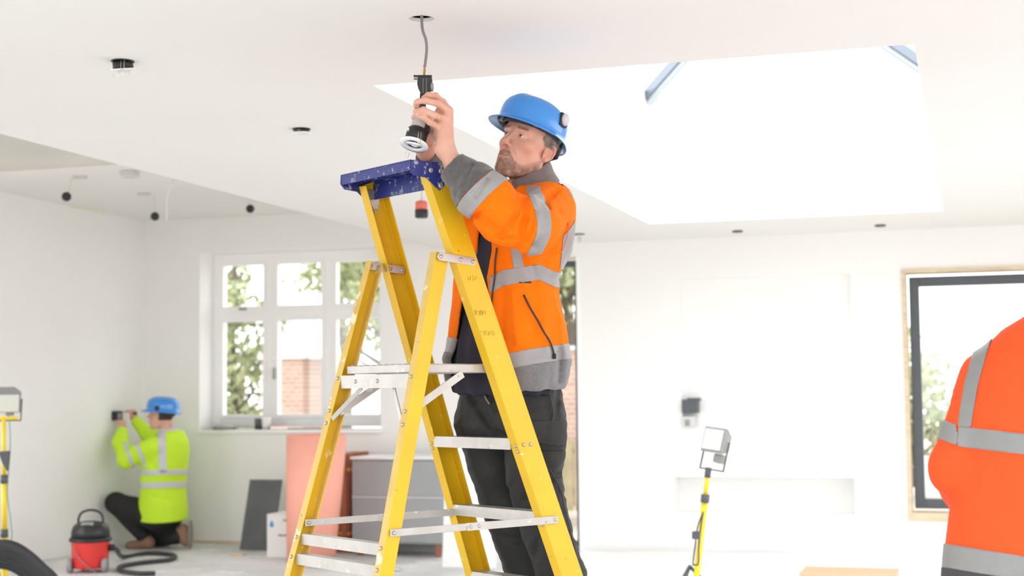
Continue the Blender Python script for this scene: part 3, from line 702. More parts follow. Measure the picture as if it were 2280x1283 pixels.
# roll of pink membrane
a = on_z(705, 1250, 0); zt_ = on_y(706, 968, a[1])[2]; rr = (on_y(768, 1100, a[1])[0]-on_y(643, 1100, a[1])[0])/2
t = thing('membrane_roll', 'tall pink roll of membrane standing under the window sill', 'roll', a)
pink = mat('pink_membrane', (.95, .43, .33), .6, var=.05)
bm = lathe([(rr*.78, 0), (rr*.9, zt_*.5), (rr*.99, zt_), (rr*.93, zt_+.002), (rr*.92, zt_-.02)], 48)
for v in bm.verts: v.co.x -= rr*.2*(1-v.co.z/zt_)
obj('outer_wrap', bm, pink, t)
sp_ = []; n = 220
for k in range(n): q = k/n; r_ = rr*(.25+.66*q); th_ = q*2*PI*6; sp_.append((r_*math.cos(th_), r_*math.sin(th_), zt_-.002))
bm = bmesh.new(); tp = [bm.verts.new(v) for v in sp_]; bt = [bm.verts.new((v[0], v[1], zt_-.06)) for v in sp_]
for k in range(n-1): bm.faces.new([tp[k], tp[k+1], bt[k+1], bt[k]])
obj('coiled_layers', bm, pink, t)
# grey cabinet carcass panels in plastic wrap
gp = mat('grey_cabinet_board', (.36, .38, .39), .45, var=.06, scale=3)
x0, x1 = on_y(783, 1100, 10.75)[0], on_y(984, 1100, 10.75)[0]; ztp = on_y(880, 1018, 10.75)[2]; zb_ = on_y(880, 1207, 10.75)[2]; zm = on_y(880, 1107, 10.75)[2]
t = thing('cabinet_unit', 'grey two-drawer cabinet unit standing behind the ladder', 'cabinet', (x0, 10.75, 0))
w = x1-x0
obj('carcass', bx((0, .02, .10), (w, .50, ztp-.02), .003), gp, t)
obj('drawer_front', bx((.004, 0, zb_), (w-.004, .02, zm-.012), .002), gp, t); obj('drawer_front', bx((.004, 0, zm+.006), (w-.004, .02, ztp-.03), .002), gp, t)
obj('worktop_edge', bx((-.01, -.01, ztp-.02), (w+.01, .50, ztp), .004), M['pwhite'], t); obj('divider_strip', bx((.004, -.003, zm-.010), (w-.004, .012, zm+.004)), M['lgrey'], t)
for px_2 in (.03, w-.07): obj('leg', bx((px_2, .04, 0), (px_2+.035, .08, .10)), mat('brown_leg', (.35, .12, .06), .5), t); obj('leg', bx((px_2, .40, 0), (px_2+.035, .44, .10)), M['black'], t)
obj('plinth_panel', bx((.08, .30, .005), (w-.08, .315, .10)), M['grey'], t)
# brown crate behind the roll
cr = mat('brown_crate', (.42, .14, .07), .7, var=.15); orr = mat('orange_strap', (.85, .32, .06), .5)
a = on_y(742, 1200, 10.95); b = on_y(783, 1010, 10.95); t = thing('packing_crate', 'reddish brown crate with orange straps behind the pink roll', 'box', (a[0], 10.95, 0))
w = b[0]-a[0]; obj('crate_body', bx((0, 0, 0), (w-.02, .40, b[2]), .004), cr, t)
for py in (1046, 1188): z = on_y(760, py, 10.95)[2]; obj('strap', bx((-.003, -.004, z-.012), (w-.017, .404, z+.012)), orr, t)
for k in range(2): obj('batten', bx((.01+k*(w-.09), -.012, 0), (.05+k*(w-.09), -.0, b[2]-.02)), cr, t)
# white plasterboard sheet by the doorway
board('plasterboard_sheet', 'white plasterboard sheet standing beside the doorway behind the ladder', 'board', 984, 1112, 985, 1263, mat('plasterboard', (.84, .84, .83), .8), .0125, .10)
# metal trim lengths on the floor
a, b = on_z(672, 1262, 0), on_z(893, 1272, 0)
tag(obj('metal_strip', beam(a+[0, 0, .012], b+[0, 0, .012], .05, .02, bev=.003), M['steel']), 'bright metal strip lying on the floor below the cabinet unit', 'strip')
a = on_z(530, 1238, 0); tag(obj('wood_offcut', bx(a-[.05, .03, 0], a+[.05, .03, .02], .004), M['wood']), 'small pale wood offcut lying on the floor near the slate board', 'timber')
# sheets on the floor by the recess wall
ds = mat('white_dust_sheet', (.88, .88, .87), .9)
bm = bmesh.new(); bmesh.ops.create_grid(bm, x_segments=60, y_segments=60, size=.5)
rg = np.random.default_rng(3)
for v in bm.verts:
    x, y = v.co.x, v.co.y; v.co = Vector((-.75+x*4.4, 8.9+y*4.9, .020+.005*math.sin(9*x+7*y)+.004*math.sin(31*x-12*y)+.003*math.sin(47*y+3)))
tag(obj('dust_sheet', bm, ds, None, True), 'white dust sheet covering the floor in front of the recess wall', 'sheet')
a = on_z(1892, 1290, .0); tag(obj('cardboard_offcut', bx((a[0]-.31, a[1]-.2, .034), (a[0]+.31, a[1]+.2, .055), .004), mat('tan_card', (.70, .47, .30), .8)), 'flat tan cardboard piece lying on the white dust sheet', 'cardboard')
# on the sill
zs_ = WINL[2]
def sill(px, py, dy=.04): q = on_z(px, py, zs_); return q
q = on_z(570, 957, zs_); q[1] = YB+.03
tag(obj('dark_mug', lathe([(.034, 0), (.036, .09), (.033, .094), (.030, .088), (.028, .01)], 20), M['dark']), 'dark cup standing on the white window sill', 'cup').location = (q[0], YB+.05, zs_)
q = on_y(588, 950, YB+.05); tag(obj('white_cup', lathe([(.036, 0), (.040, .10), (.036, .104), (.033, .098), (.03, .01)], 20), M['pwhite']), 'white cup standing beside the dark one on the sill', 'cup').location = (q[0]+.02, YB+.05, zs_)
q = on_y(677, 950, YB+.05); tag(obj('metal_tray', bx((-.14, -.04, 0), (.14, .05, .014), .005), M['grey']), 'flat grey tray on the window sill', 'tray').location = (q[0], YB+.05, zs_)
q = on_y(500, 950, YB+.05); tag(obj('crumpled_cloth', lathe([(.10, 0), (.11, .02), (.07, .035), (.02, .04)], 9), M['grey']), 'grey cloth on the sill at the corner of the window', 'cloth').location = (q[0], YB+.05, zs_)
# electrical boxes by the niche
p = on_y(1541, 904, YB); q = on_y(1562, 889, YB)
sb = thing('socket_box', 'dark open socket box at the lower corner of the wall recess', 'box', (p[0], YB, p[2]))
obj('back_box', bx((-.072, -.055, -.055), (.052, .045, .05), .006), M['dark'], sb); obj('lid', bx((-.03, -.06, .035), (.072, .0, .062), .004), M['dark'], sb)
p = on_y(1535, 940, YB)
sb = thing('socket_box', 'grey metal box fixed just below the dark socket box', 'box', (p[0], YB, p[2]))
obj('back_box', bx((-.052, -.035, -.045), (.05, .045, .045), .004), M['lgrey'], sb); obj('face_plate', bx((-.03, -.038, -.03), (.01, -.035, .02), .001), M['grey'], sb)
p = on_x(256, 926, XL); sb = thing('wall_box', 'black socket box on the side wall held by the kneeling worker', 'box', p)
obj('back_box', bx((-.02, -.05, -.04), (.045, .05, .04), .005), M['black'], sb); obj('face_plate', bx((.045, -.03, -.025), (.048, .03, .02)), M['grey'], sb)
# yellow tape marks where the walls meet the raised ceiling
tp_ = mat('yellow_tape', (.85, .78, .35), .6)
p = on_x(195, 463, XL); tag(obj('tape_strip', bx((XL, p[1]-.25, p[2]-.02), (XL+.004, p[1]+.25, p[2]+.02)), tp_), 'yellow tape strip high on the plain side wall', 'tape')
p = on_y(533, 477, YB); tag(obj('tape_strip', bx((p[0]-.09, YB-.004, p[2]-.02), (p[0]+.09, YB, p[2]+.02)), tp_), 'yellow tape strip high above the white window', 'tape')
# ================================================================ BODY MODELLING: distance fields turned into smooth meshes
def smin(a, b, k):
    h = np.clip(.5+.5*(b-a)/k, 0, 1); return b+(a-b)*h-k*h*(1-h)
def smax(a, b, k): return -smin(-a, -b, k)
def seg(P, a, b, ra, rb):
    a, b = np.array(a, float), np.array(b, float); d = b-a; t = np.clip(((P-a)@d)/(d@d), 0, 1)
    return np.linalg.norm(P-a-t[:, None]*d, axis=1)-(ra+(rb-ra)*t)
def chain(P, pts, rs, k=.02):
    o = None
    for i in range(len(pts)-1):
        d = seg(P, pts[i], pts[i+1], rs[i], rs[i+1]); o = d if o is None else smin(o, d, k)
    return o
def ell(P, c, r, Mx=None):
    q = P-np.array(c, float)
    if Mx is not None: q = q@Mx
    r = np.array(r, float); k0 = np.linalg.norm(q/r, axis=1); k1 = np.linalg.norm(q/(r*r), axis=1)+1e-9
    return k0*(k0-1)/k1
def ball(P, c, r): return np.linalg.norm(P-np.array(c, float), axis=1)-r
def sdf_mesh(fn, lo, hi, h, blk=8):
    lo = np.array(lo, float); hi = np.array(hi, float); nb = np.ceil((hi-lo)/h/blk).astype(int)+1; n = nb*blk
    I = np.stack(np.meshgrid(*[np.arange(k) for k in nb], indexing='ij'), -1).reshape(-1, 3)
    cen = lo+(I*blk+(blk-1)/2)*h; dc = np.concatenate([fn(cen[i:i+200000]) for i in range(0, len(cen), 200000)])
    V = np.empty(tuple(n), np.float32)
    V.reshape(nb[0], blk, nb[1], blk, nb[2], blk)[:] = np.sign(dc).reshape(nb[0], 1, nb[1], 1, nb[2], 1)
    act = I[np.abs(dc) < blk*h*1.25]
    off = np.stack(np.meshgrid(*[np.arange(blk)]*3, indexing='ij'), -1).reshape(-1, 3)
    for s in range(0, len(act), 600):
        A = act[s:s+600]; idx = (A[:, None, :]*blk+off[None]).reshape(-1, 3)
        V[idx[:, 0], idx[:, 1], idx[:, 2]] = fn(lo+idx*h)
    ins = V < 0; c = np.zeros(tuple(n-1), np.int8)
    cs_ = [(i, j, k) for i in (0, 1) for j in (0, 1) for k in (0, 1)]
    sl = lambda a, i, j, k: a[i:n[0]-1+i, j:n[1]-1+j, k:n[2]-1+k]
    for q in cs_: c += sl(ins, *q)
    cell = np.argwhere((c > 0) & (c < 8)); nc = len(cell)
    acc = np.zeros((nc, 3)); cnt = np.zeros(nc)
    val = {q: V[cell[:, 0]+q[0], cell[:, 1]+q[1], cell[:, 2]+q[2]].astype(float) for q in cs_}
    for q in cs_:
        for ax_ in range(3):
            if q[ax_]: continue
            r = list(q); r[ax_] = 1; r = tuple(r); a, b = val[q], val[r]; m = (a < 0) != (b < 0)
            t = np.where(m, a/(a-b+1e-12), 0); p = np.array(q, float)[None].repeat(nc, 0); p[:, ax_] += t
            acc[m] += p[m]; cnt[m] += 1
    verts = lo+(cell+acc/cnt[:, None])*h
    ix = np.full(tuple(n-1), -1, np.int32); ix[cell[:, 0], cell[:, 1], cell[:, 2]] = np.arange(nc)
    faces = []
    for ax_ in range(3):
        s0 = [slice(1, n[i]-1) for i in range(3)]; s0[ax_] = slice(0, n[ax_]-1); s1 = list(s0); s1[ax_] = slice(1, n[ax_])
        a = ins[tuple(s0)]; b = ins[tuple(s1)]; e = np.argwhere(a != b); g = e.copy()
        for i in range(3):
            if i != ax_: g[:, i] += 1
        fl = a[e[:, 0], e[:, 1], e[:, 2]]
        u_, v_ = [(1, 2), (2, 0), (0, 1)][ax_]
        def at_(du, dv):
            k = g.copy(); k[:, u_] -= du; k[:, v_] -= dv; return ix[k[:, 0], k[:, 1], k[:, 2]]
        Q = np.stack([at_(1, 1), at_(0, 1), at_(0, 0), at_(1, 0)], 1); Q[~fl] = Q[~fl][:, ::-1]
        faces.append(Q[(Q >= 0).all(1)])
    return verts, np.concatenate(faces)
def normals(V, Fc):
    n = np.cross(V[Fc[:, 2]]-V[Fc[:, 0]], V[Fc[:, -1]]-V[Fc[:, 1]]); N = np.zeros_like(V)
    for k in range(Fc.shape[1]): np.add.at(N, Fc[:, k], n)
    return N/(np.linalg.norm(N, axis=1)[:, None]+1e-12)
def smooth(V, Fc, it=1, lam=.5):
    V = V.copy()
    for _ in range(it):
        A = np.zeros_like(V); c = np.zeros(len(V))
        for k in range(4):
            np.add.at(A, Fc[:, k], V[Fc[:, (k+1) % 4]]); np.add.at(A, Fc[:, k], V[Fc[:, (k+3) % 4]]); np.add.at(c, Fc[:, k], 2)
        V += lam*(A/c[:, None]-V)
    return V
def clip(V, Fc, f, off=0.):
    """the piece of the mesh where f > 0, lifted by off along the normals"""
    N = normals(V, Fc); T = np.concatenate([Fc[:, [0, 1, 2]], Fc[:, [0, 2, 3]]]) if Fc.shape[1] == 4 else Fc
    P = V+N*off; pos = f > 0; s = pos[T].sum(1); keep = [tuple(t) for t in T[s == 3]]; new = []; cache = {}
    def cutv(a, b):
        k = (min(a, b), max(a, b))
        if k not in cache:
            t = f[a]/(f[a]-f[b]); cache[k] = len(V)+len(new); new.append(P[a]+(P[b]-P[a])*t)
        return cache[k]
    for t in T[(s == 1) | (s == 2)]:
        q = []
        for i in range(3):
            a, b = int(t[i]), int(t[(i+1) % 3])
            if pos[a]: q.append(a)
            if pos[a] != pos[b]: q.append(cutv(a, b))
        keep.append(tuple(q))
    A = np.concatenate([P, np.array(new).reshape(-1, 3)]); used = sorted({int(i) for t in keep for i in t}); mp_ = {o: i for i, o in enumerate(used)}
    return A[used], [tuple(mp_[int(i)] for i in t) for t in keep]
class Fig:
    """a figure modelled in viewing axes about depth D; meshes are stored upright about its base"""
    def __init__(s, D, base): s.D = D; s.base = np.array(base, float)
    def L(s, px, py, z=0.): d = s.D-z; return np.array([(px-1140)*d/FPX, (641.5-py)*d/FPX, z])
    def pix(s, P): d = s.D-P[:, 2]; return 1140+FPX*P[:, 0]/d, 641.5-FPX*P[:, 1]/d
    def w(s, V): V = np.asarray(V, float); return O+V[:, :1]*R+V[:, 1:2]*U+(s.D-V[:, 2:3])*F-s.base
    def put(s, name, V, Fc, m, parent, solid=0):
        o = obj(name, (s.w(V), Fc), m, parent, True)
        if solid: md = o.modifiers.new('thickness', 'SOLIDIFY'); md.thickness = solid; md.offset = 0
        return o
def crease(P, pts, w, amp, k=1):
    """soft groove (amp > 0) or fold (amp < 0) along a line"""
    d = None
    for a, b in zip(pts, pts[1:]):
        q = seg(P, a, b, 0, 0); d = q if d is None else np.minimum(d, q)
    return amp*np.exp(-(d/w)**2)
def fold(P, pts, w, amp):
    """groove that follows the facing surface whatever its exact depth"""
    sc = np.array([1, 1, .22]); Q = P*sc; d = None
    for a, b in zip(pts, pts[1:]):
        q = seg(Q, np.array(a)*sc, np.array(b)*sc, 0, 0); d = q if d is None else np.minimum(d, q)
    e = np.minimum(np.linalg.norm(Q-np.array(pts[0])*sc, axis=1), np.linalg.norm(Q-np.array(pts[-1])*sc, axis=1))
    return amp*np.exp(-(d/w)**2)
def wob(P, sc, seed):
    r = np.random.default_rng(seed); o = 0
    for _ in range(5):
        k = r.normal(size=3)*sc; o = o+np.sin(P@k+r.uniform(0, 6))
    return o/5
def loft(P, ys, cx, cz, a, b, lat, fwd, cap=.02, n=2.0):
    """upright form: at each height an ellipse with half-widths a (along lat) and b (along fwd)"""
    y = P[:, 1]; o = np.argsort(ys); ip = lambda v: np.interp(y, np.array(ys)[o], np.array(v, float)[o])
    X = P[:, 0]-ip(cx); Z = P[:, 2]-ip(cz); A, B = ip(a), ip(b)
    u_ = (X*lat[0]+Z*lat[2])/A; v_ = (X*fwd[0]+Z*fwd[2])/B
    rr = (np.abs(u_)**n+np.abs(v_)**n)**(1/n); d = (rr-1)*np.minimum(A, B)
    return smax(smax(d, y-max(ys), cap), min(ys)-y, cap), np.arctan2(u_, v_)
def hairs(V, Fc, field, n, length, seed, w=.0005, comb=(0, -1, 0), lift=.5, jit=.35):
    """short tapered strands rooted where field > 0"""
    rg = np.random.default_rng(seed); N = normals(V, Fc); idx = np.flatnonzero(field > 0)
    if not len(idx): return np.zeros((0, 3)), []
    i = rg.choice(idx, n); p = V[i]+rg.normal(size=(n, 3))*.0012; nn = N[i]
    c = np.array(comb, float); t = c-nn*(nn@c)[:, None]; t /= np.linalg.norm(t, axis=1)[:, None]+1e-9
    d = t+nn*lift+rg.normal(size=(n, 3))*jit; d /= np.linalg.norm(d, axis=1)[:, None]
    s = np.cross(d, nn); s /= np.linalg.norm(s, axis=1)[:, None]+1e-9; l = length*rg.uniform(.6, 1.3, (n, 1)); d2 = d-nn*.35
    A = [p-s*w-nn*.001, p+s*w-nn*.001, p+d*l*.6+s*w*.8, p+d*l*.6-s*w*.8, p+d*l*.6+d2*l*.5]
    V2 = np.concatenate(A); f = [(k, k+n, k+2*n, k+3*n) for k in range(n)]+[(k+3*n, k+2*n, k+4*n) for k in range(n)]
    return V2, f
# ================================================================ MAN ON THE LADDER
MM = dict(
    skin=mat('skin', (.72, .42, .325), .55, col2=(.68, .35, .26), scale=22, bump=.06, bscale=300, sss=.12),
    orange=mat('orange_fleece', (.95, .185, .002), .9, var=.06, scale=30, bump=.12, bscale=420, spec=.2),
    strip=mat('reflective_tape', (.33, .32, .325), .5, var=.08, scale=20, bump=.05, bscale=500),
    fleece=mat('grey_fleece', (.115, .11, .11), .95, var=.25, scale=90, bump=.35, bscale=380, sheen=.4),
    fleecel=mat('light_grey_fleece', (.20, .195, .205), .95, var=.2, scale=90, bump=.35, bscale=380, sheen=.4),
    collar=mat('collar_fleece', (.20, .165, .165), .95, var=.2, scale=60, bump=.25, bscale=380, sheen=.4),
    navy=mat('navy_jersey', (.018, .018, .032), .85, bump=.05),
    trouser=mat('charcoal_work_cloth', (.026, .027, .027), .75, var=.15, scale=12, bump=.08, bscale=260),
    hat=mat('blue_helmet_shell', (.03, .26, .74), .2, spec=.9),
    hatin=mat('helmet_lining', (.03, .03, .04), .6),
    hair=mat('greying_hair', (.20, .16, .13), .7, col2=(.42, .38, .34), scale=60),
    beard=mat('greying_beard', (.34, .18, .12), .7, col2=(.68, .52, .44), scale=70),
    brow=mat('brown_eyebrow', (.34, .19, .13), .7),
    eye=mat('eye_white', (.80, .74, .70), .15), iris=mat('iris', (.12, .09, .06), .15), lip=mat('lip', (.50, .23, .17), .55),
    zip=mat('dark_zip', (.03, .025, .03), .5), boot=mat('dark_boot', (.03, .028, .026), .6), gold=mat('gold_ring', (.9, .6, .25), .2, metal=1), nail=mat('fingernail', (.75, .45, .38), .3),
    lining=mat('dark_lining', (.045, .04, .042), .8),
)
FG = Fig(5.02, (0, 0, 0)); L = FG.L
base = O+R*L(1215, 1450, -.07)[0]+F*(5.02+.07); base = np.array([base[0], base[1], .408]); FG.base = base
man = thing('person', 'worker in orange hi-vis jacket and blue hard hat standing on the yellow ladder', 'person', base)
Fv = np.array([-.75, 0, .66]); Lv = np.array([.66, 0, .75])       # chest direction and his left, in viewing axes
k_ = 1.02

# ---- head, modelled looking along +y (x = his right), then posed
HS = 1.035
def headpose(yaw, pit, rol):
    cy, sy, cp, sp2 = math.cos(yaw), math.sin(yaw), math.cos(pit), math.sin(pit)
    fw = np.array([-sy*cp, sp2, cy*cp]); lf = np.array([-cy, 0, -sy]); up = np.cross(lf, fw)
    return np.array([lf*math.cos(rol)+up*math.sin(rol), fw, -lf*math.sin(rol)+up*math.cos(rol)]).T
HM = headpose(math.radians(36), math.radians(16.5), math.radians(11)); HO = L(1174, 333, .03)
h2v = lambda V: (np.asarray(V)*HS)@HM.T+HO
v2h = lambda P: ((P-HO)@HM)/HS
def head(P):
    x, y, z = P[:, 0], P[:, 1], P[:, 2]; ax_ = np.abs(x); Q = np.stack([ax_, y, z], 1)
    d = ell(P, (0, -.016, .052), (.075, .098, .082))
    d = smin(d, ell(P, (0, .026, .0), (.066, .068, .085)), .02)
    d = smin(d, ell(P, (0, .040, -.045), (.050, .053, .060)), .02)
    d = smin(d, seg(Q, (.056, .0, -.045), (.018, .070, -.094), .020, .018), .028)
    d = smin(d, ell(P, (0, .047, -.046), (.0475, .050, .042)), .02)
    d = smin(d, ell(P, (0, .078, -.094), (.024, .018, .018)), .018)
    d = smin(d, ell(Q, (.044, .060, -.008), (.020, .020, .017)), .02)
    d = smin(d, seg(Q, (.008, .090, .036), (.043, .079, .037), .0105, .0095), .012)
    d = smin(d, ell(P, (0, .066, .060), (.05, .026, .035)), .02)
    # sockets, lids
    d = smax(d, -ell(Q, (.0305, .100, .0175), (.0185, .0175, .0115)), .010)
    lid = ball(Q, (.031, .0775, .018), .0142)
    d = smin(d, lid, .004)
    op = ell(Q, (.031, .094, .0168), (.0116, .012, .0039)); d = smax(d, -op, .002)
    d = d+crease(Q, [(.019, .0925, .0262), (.031, .094, .0275), (.044, .087, .0235)], .0022, .0022)   # lid fold
    d = d+crease(Q, [(.018, .091, .006), (.031, .089, .001), (.042, .083, .006)], .0028, .0020)
    # nose
    d = smin(d, seg(P, (0, .0885, .030), (0, .1145, -.012), .0070, .0088), .010)
    d = smin(d, ell(P, (0, .1160, -.0175), (.0115, .0115, .0102)), .006)
    d = smin(d, ell(Q, (.0115, .1030, -.0235), (.0062, .0098, .0075)), .0035)
    d = smax(d, -ell(Q, (.0066, .1085, -.0305), (.0036, .0065, .0042)), .002)
    # mouth
    d = smin(d, ell(P, (0, .082, -.058), (.030, .020, .024)), .014)
    d = smin(d, ell(P, (0, .0980, -.0500), (.021, .0062, .0042)), .005)
    d = smin(d, ell(P, (0, .0958, -.0595), (.018, .0072, .0048)), .005)
    d = d+crease(Q, [(0, .1065, -.0545), (.014, .101, -.0550), (.027, .091, -.0580)], .0023, .0040)
    d = d+crease(P, [(0, .112, -.036), (0, .106, -.046)], .003, .0014)
    d = d+crease(Q, [(.016, .100, -.022), (.029, .089, -.042), (.034, .080, -.060)], .0042, .0042)
    d = d+crease(P, [(-.02, .094, -.071), (.02, .094, -.071)], .006, .0025)
    d = d+crease(P, [(-.03, .094, .056), (0, .098, .058), (.03, .094, .056)], .0020, .0014)+crease(P, [(-.028, .094, .066), (.028, .094, .066)], .002, .0012)+crease(Q, [(.030, .094, -.018), (.040, .083, -.040), (.044, .075, -.058)], .006, .0014)
    d = d+crease(Q, [(.004, .100, .034), (.0045, .099, .046)], .002, .0009)
    d = d+crease(Q, [(.046, .076, .016), (.056, .066, .012)], .002, .0018)+crease(Q, [(.046, .076, .020), (.057, .065, .022)], .002, .0016)
    d = d-crease(Q, [(.0, .084, -.108), (.05, .03, -.082)], .014, .003)
    # ears
    a_ = math.radians(12); e = Q-np.array([.0765, -.012, .002]); ey = e[:, 1]*math.cos(a_)+e[:, 2]*math.sin(a_); ez = -e[:, 1]*math.sin(a_)+e[:, 2]*math.cos(a_); E_ = np.stack([e[:, 0]-.25*np.clip(-ey, -.01, .03), ey, ez], 1)
    ear = ell(E_, (0, 0, 0), (.0065, .0175, .0315))
    hl = [(.004, .008, .014), (.006, .002, .029), (.007, -.011, .027), (.007, -.018, .010), (.006, -.016, -.008), (.004, -.008, -.022)]
    ear = smin(ear, chain(E_, hl, [.0036]*6, .002), .003)
    ear = smin(ear, ell(E_, (.003, .001, -.026), (.006, .009, .009)), .004)
    ear = smax(ear, -ell(E_, (.0105, .002, -.003), (.0095, .0085, .0125)), .002)
    ear = ear+crease(E_, [(.006, .0, .018), (.008, -.010, .014), (.007, -.011, -.004)], .0028, .0040)
    ear = smin(ear, ell(E_, (.003, .0125, -.007), (.004, .004, .006)), .003)
    d = smin(d, ear, .005)
    return d
neck0 = v2h(L(1178, 400, -.02)[None])[0]; neck1 = v2h(L(1172, 470, -.02)[None])[0]
def headneck(P):
    d = head(P); n = seg(P, (0, -.022, -.02), neck0, .054, .058); n = smin(n, seg(P, neck0, neck1, .058, .085), .03)
    n = smin(n, seg(P, (.012, .045, -.075), neck0+(neck1-neck0)*.3, .012, .02), .03)
    return smin(d, n, .022)
hv, hf = sdf_mesh(headneck, (-.11, -.15, -.30), (.11, .15, .16), .0018)
hv = smooth(hv, hf, 1, .35)
# ---- hands: wrist, palm, then five fingers, each as (px, py, z) joints
def hand(P, wr, mcps, fingers, thumb, palm, k=.010, rs=None):
    d = None
    for m_ in mcps:
        q = seg(P, wr, m_, .0235, .0125); d = q if d is None else smin(d, q, .016)
    for p_, r_ in palm: d = smin(d, ball(P, p_, r_), .02)
    for a_, b_ in zip(mcps, mcps[1:]): d = smin(d, seg(P, a_, b_, .0115, .0115), .01)
    for j, (m_, fj) in enumerate(zip(mcps, fingers)):
        r0 = (rs or (.0106, .0106, .0103, .0096))[j]; pts = [m_]+fj; rr = [r0*1.10, r0*1.02, r0*.93, r0*.80]
        q = chain(P, pts, rr[:len(pts)], .003)
        for jt in fj[:-1]: q = smin(q, ball(P, jt, r0*1.06), .004)
        q = q+crease(P, [fj[0]-np.array([.002, .004, -.006]), fj[0]+np.array([.002, .006, .006])], .002, .0012)
        d = smin(d, q, .0045)
    q = chain(P, thumb, [.019, .0125, .0115, .0095], .006); return smin(d, q, .010)
lw = L(990, 330, .42); za = .425
LMC = [L(985, 229, za-.005), L(999, 247, za+.008), L(997, 267, za+.006), L(985, 287, za-.004)]
LF = [[L(970, 214, za+.014), L(954, 213, za+.022), L(944, 218, za+.018)],
      [L(974, 230, za+.032), L(946, 224, za+.042), L(927, 227, za+.036)],
      [L(966, 256, za+.036), L(943, 245, za+.046), L(925, 249, za+.040)],
      [L(957, 272, za+.030), L(943, 261, za+.044), L(930, 258, za+.042)]]
LT = [L(982, 312, .39), L(958, 290, .36), L(945, 262, .358), L(940, 240, .362)]
elb_l = L(1165, 500, .42)
def larm(P):
    d = hand(P, lw, LMC, LF, LT, [(L(978, 300, .395), .021), (L(985, 270, .40), .019), (L(980, 250, .41), .015), (L(974, 276, .415), .015)])
    f_ = chain(P, [lw, L(1012, 368, .435), L(1060, 415, .44), elb_l], [.0255, .031, .040, .042], .01)
    d = smin(d, f_, .018)
    for a_, b_ in zip(LMC[1:], LMC[2:]): d = d+crease(P, [(a_+b_)/2+np.array([-.004, 0, .012]), (a_+b_)/2*.6+lw*.4+np.array([0, 0, .02])], .0035, .0010)
    return d
rw = L(948, 336, .17); RMC = [L(938, 262, .25), L(944, 276, .24), L(948, 290, .235), L(950, 304, .23)]
RF = [[L(930, 245, .27), L(928, 233, .29), L(932, 224, .30)], [L(928, 268, .28), L(924, 262, .30), L(928, 258, .315)],
      [L(932, 284, .28), L(926, 280, .30), L(928, 276, .315)], [L(936, 298, .275), L(930, 296, .29), L(930, 292, .305)]]
RT = [L(955, 312, .22), L(960, 290, .26), L(955, 268, .29), L(950, 252, .305)]
elb_r = L(1035, 475, .0)
def rarm(P):
    d = hand(P, rw, RMC, RF, RT, [(L(946, 312, .20), .02)])
    return smin(d, chain(P, [rw, L(968, 372, .12), L(1000, 425, .06), elb_r], [.025, .032, .040, .042], .01), .018)
hd = [FG.L(*q) for q in ((930, 190, .2), (1200, 560, .5))]
lv, lf_ = sdf_mesh(larm, np.minimum(hd[0], hd[1])-[.03, .0, 0], np.maximum(hd[0], hd[1])+.05, .0019)
rv, rf_ = sdf_mesh(rarm, L(900, 520, -.08), L(1080, 200, .36), .0028)
lv = smooth(lv, lf_, 1, .3)
# torso, hips and legs under the clothes
TY = [L(0, y)[1] for y in (405, 440, 490, 590, 640, 750, 850, 950)]
TX = [L(x, 0)[0] for x in (1180, 1160, 1150, 1138, 1128, 1130, 1134, 1138)]
def trunk(P):
    d, _ = loft(P, TY, TX, [0, 0, 0, 0, 0, -.01, -.04, -.06], [.07, .16, .185, .17, .155, .155, .14, .11], [.06, .095, .115, .11, .10, .105, .095, .08], Lv, Fv, .03)
    for s, sh in ((1, L(1228, 466, .16)), (-1, L(1085, 450, -.14))): d = smin(d, ball(P, sh, .06), .04)
    d = smin(d, seg(P, L(1228, 466, .16), elb_l, .055, .043), .02); d = smin(d, seg(P, L(1085, 450, -.14), elb_r, .055, .043), .02)
    return d
HipN, KnN, AnN, ToN = L(1190, 950, .06), L(1198, 1105, .02), L(1262, 1365, -.02), L(1190, 1400, .04)
HipF, KnF, AnF, ToF = L(1085, 950, -.10), L(1122, 1120, -.16), L(1190, 1355, -.22), L(1120, 1390, -.16)
def legs(P):
    d = None; P = P+np.array([0, 0, .042])
    for h_, n_, a_ in ((HipN, KnN, AnN), (HipF, KnF, AnF)):
        q = chain(P, [h_, n_, a_], [.075, .052, .038], .02); d = q if d is None else smin(d, q, .04)
    return d
bv, bf = sdf_mesh(lambda P: smin(trunk(P), legs(P), .04), L(900, 1480, -.42), L(1400, 380, .60), .011)
Vs = [h2v(hv), lv, rv, bv]; Fs = [hf, lf_, rf_, bf]; o_ = 0; fa = []
for v, f in zip(Vs, Fs): fa.append(f+o_); o_ += len(v)
body_o = FG.put('body', np.concatenate(Vs), np.concatenate(fa), MM['skin'], man)
for k_f in (1, 2, 3):
    tp_f = LF[k_f][2]+np.array([-.002, .0045, .0070]); q_, r_f = clip(lv, lf_, .0044-np.linalg.norm(lv-tp_f, axis=1), .0004)
    if r_f: FG.put('fingernail', q_, r_f, MM['nail'], man)
# eyes
for s in (-1, 1):
    for nm, prof, m_ in (('eye', [(.0003, .0122), (.004, .0116), (.0075, .0098), (.0105, .0064), (.0122, 0), (.0105, -.0064)], MM['eye']), ('iris', [(.0003, .01280), (.0034, .0123), (.0062, .0111), (.0063, .0105)], MM['iris'])):
        gaze = np.array([.10, 1, .16]); gx, gy, gz = frame_of(gaze); bm = lathe(prof, 20, axes((s*.031, .0786, .0175), gx, gy, gz))
        V = np.array([v.co[:] for v in bm.verts]); fc = [[v.index for v in f.verts] for f in bm.faces]; bm.verts.index_update(); fc = [[v.index for v in f.verts] for f in bm.faces]; bm.free()
        FG.put(nm, h2v(V), fc, m_, man)
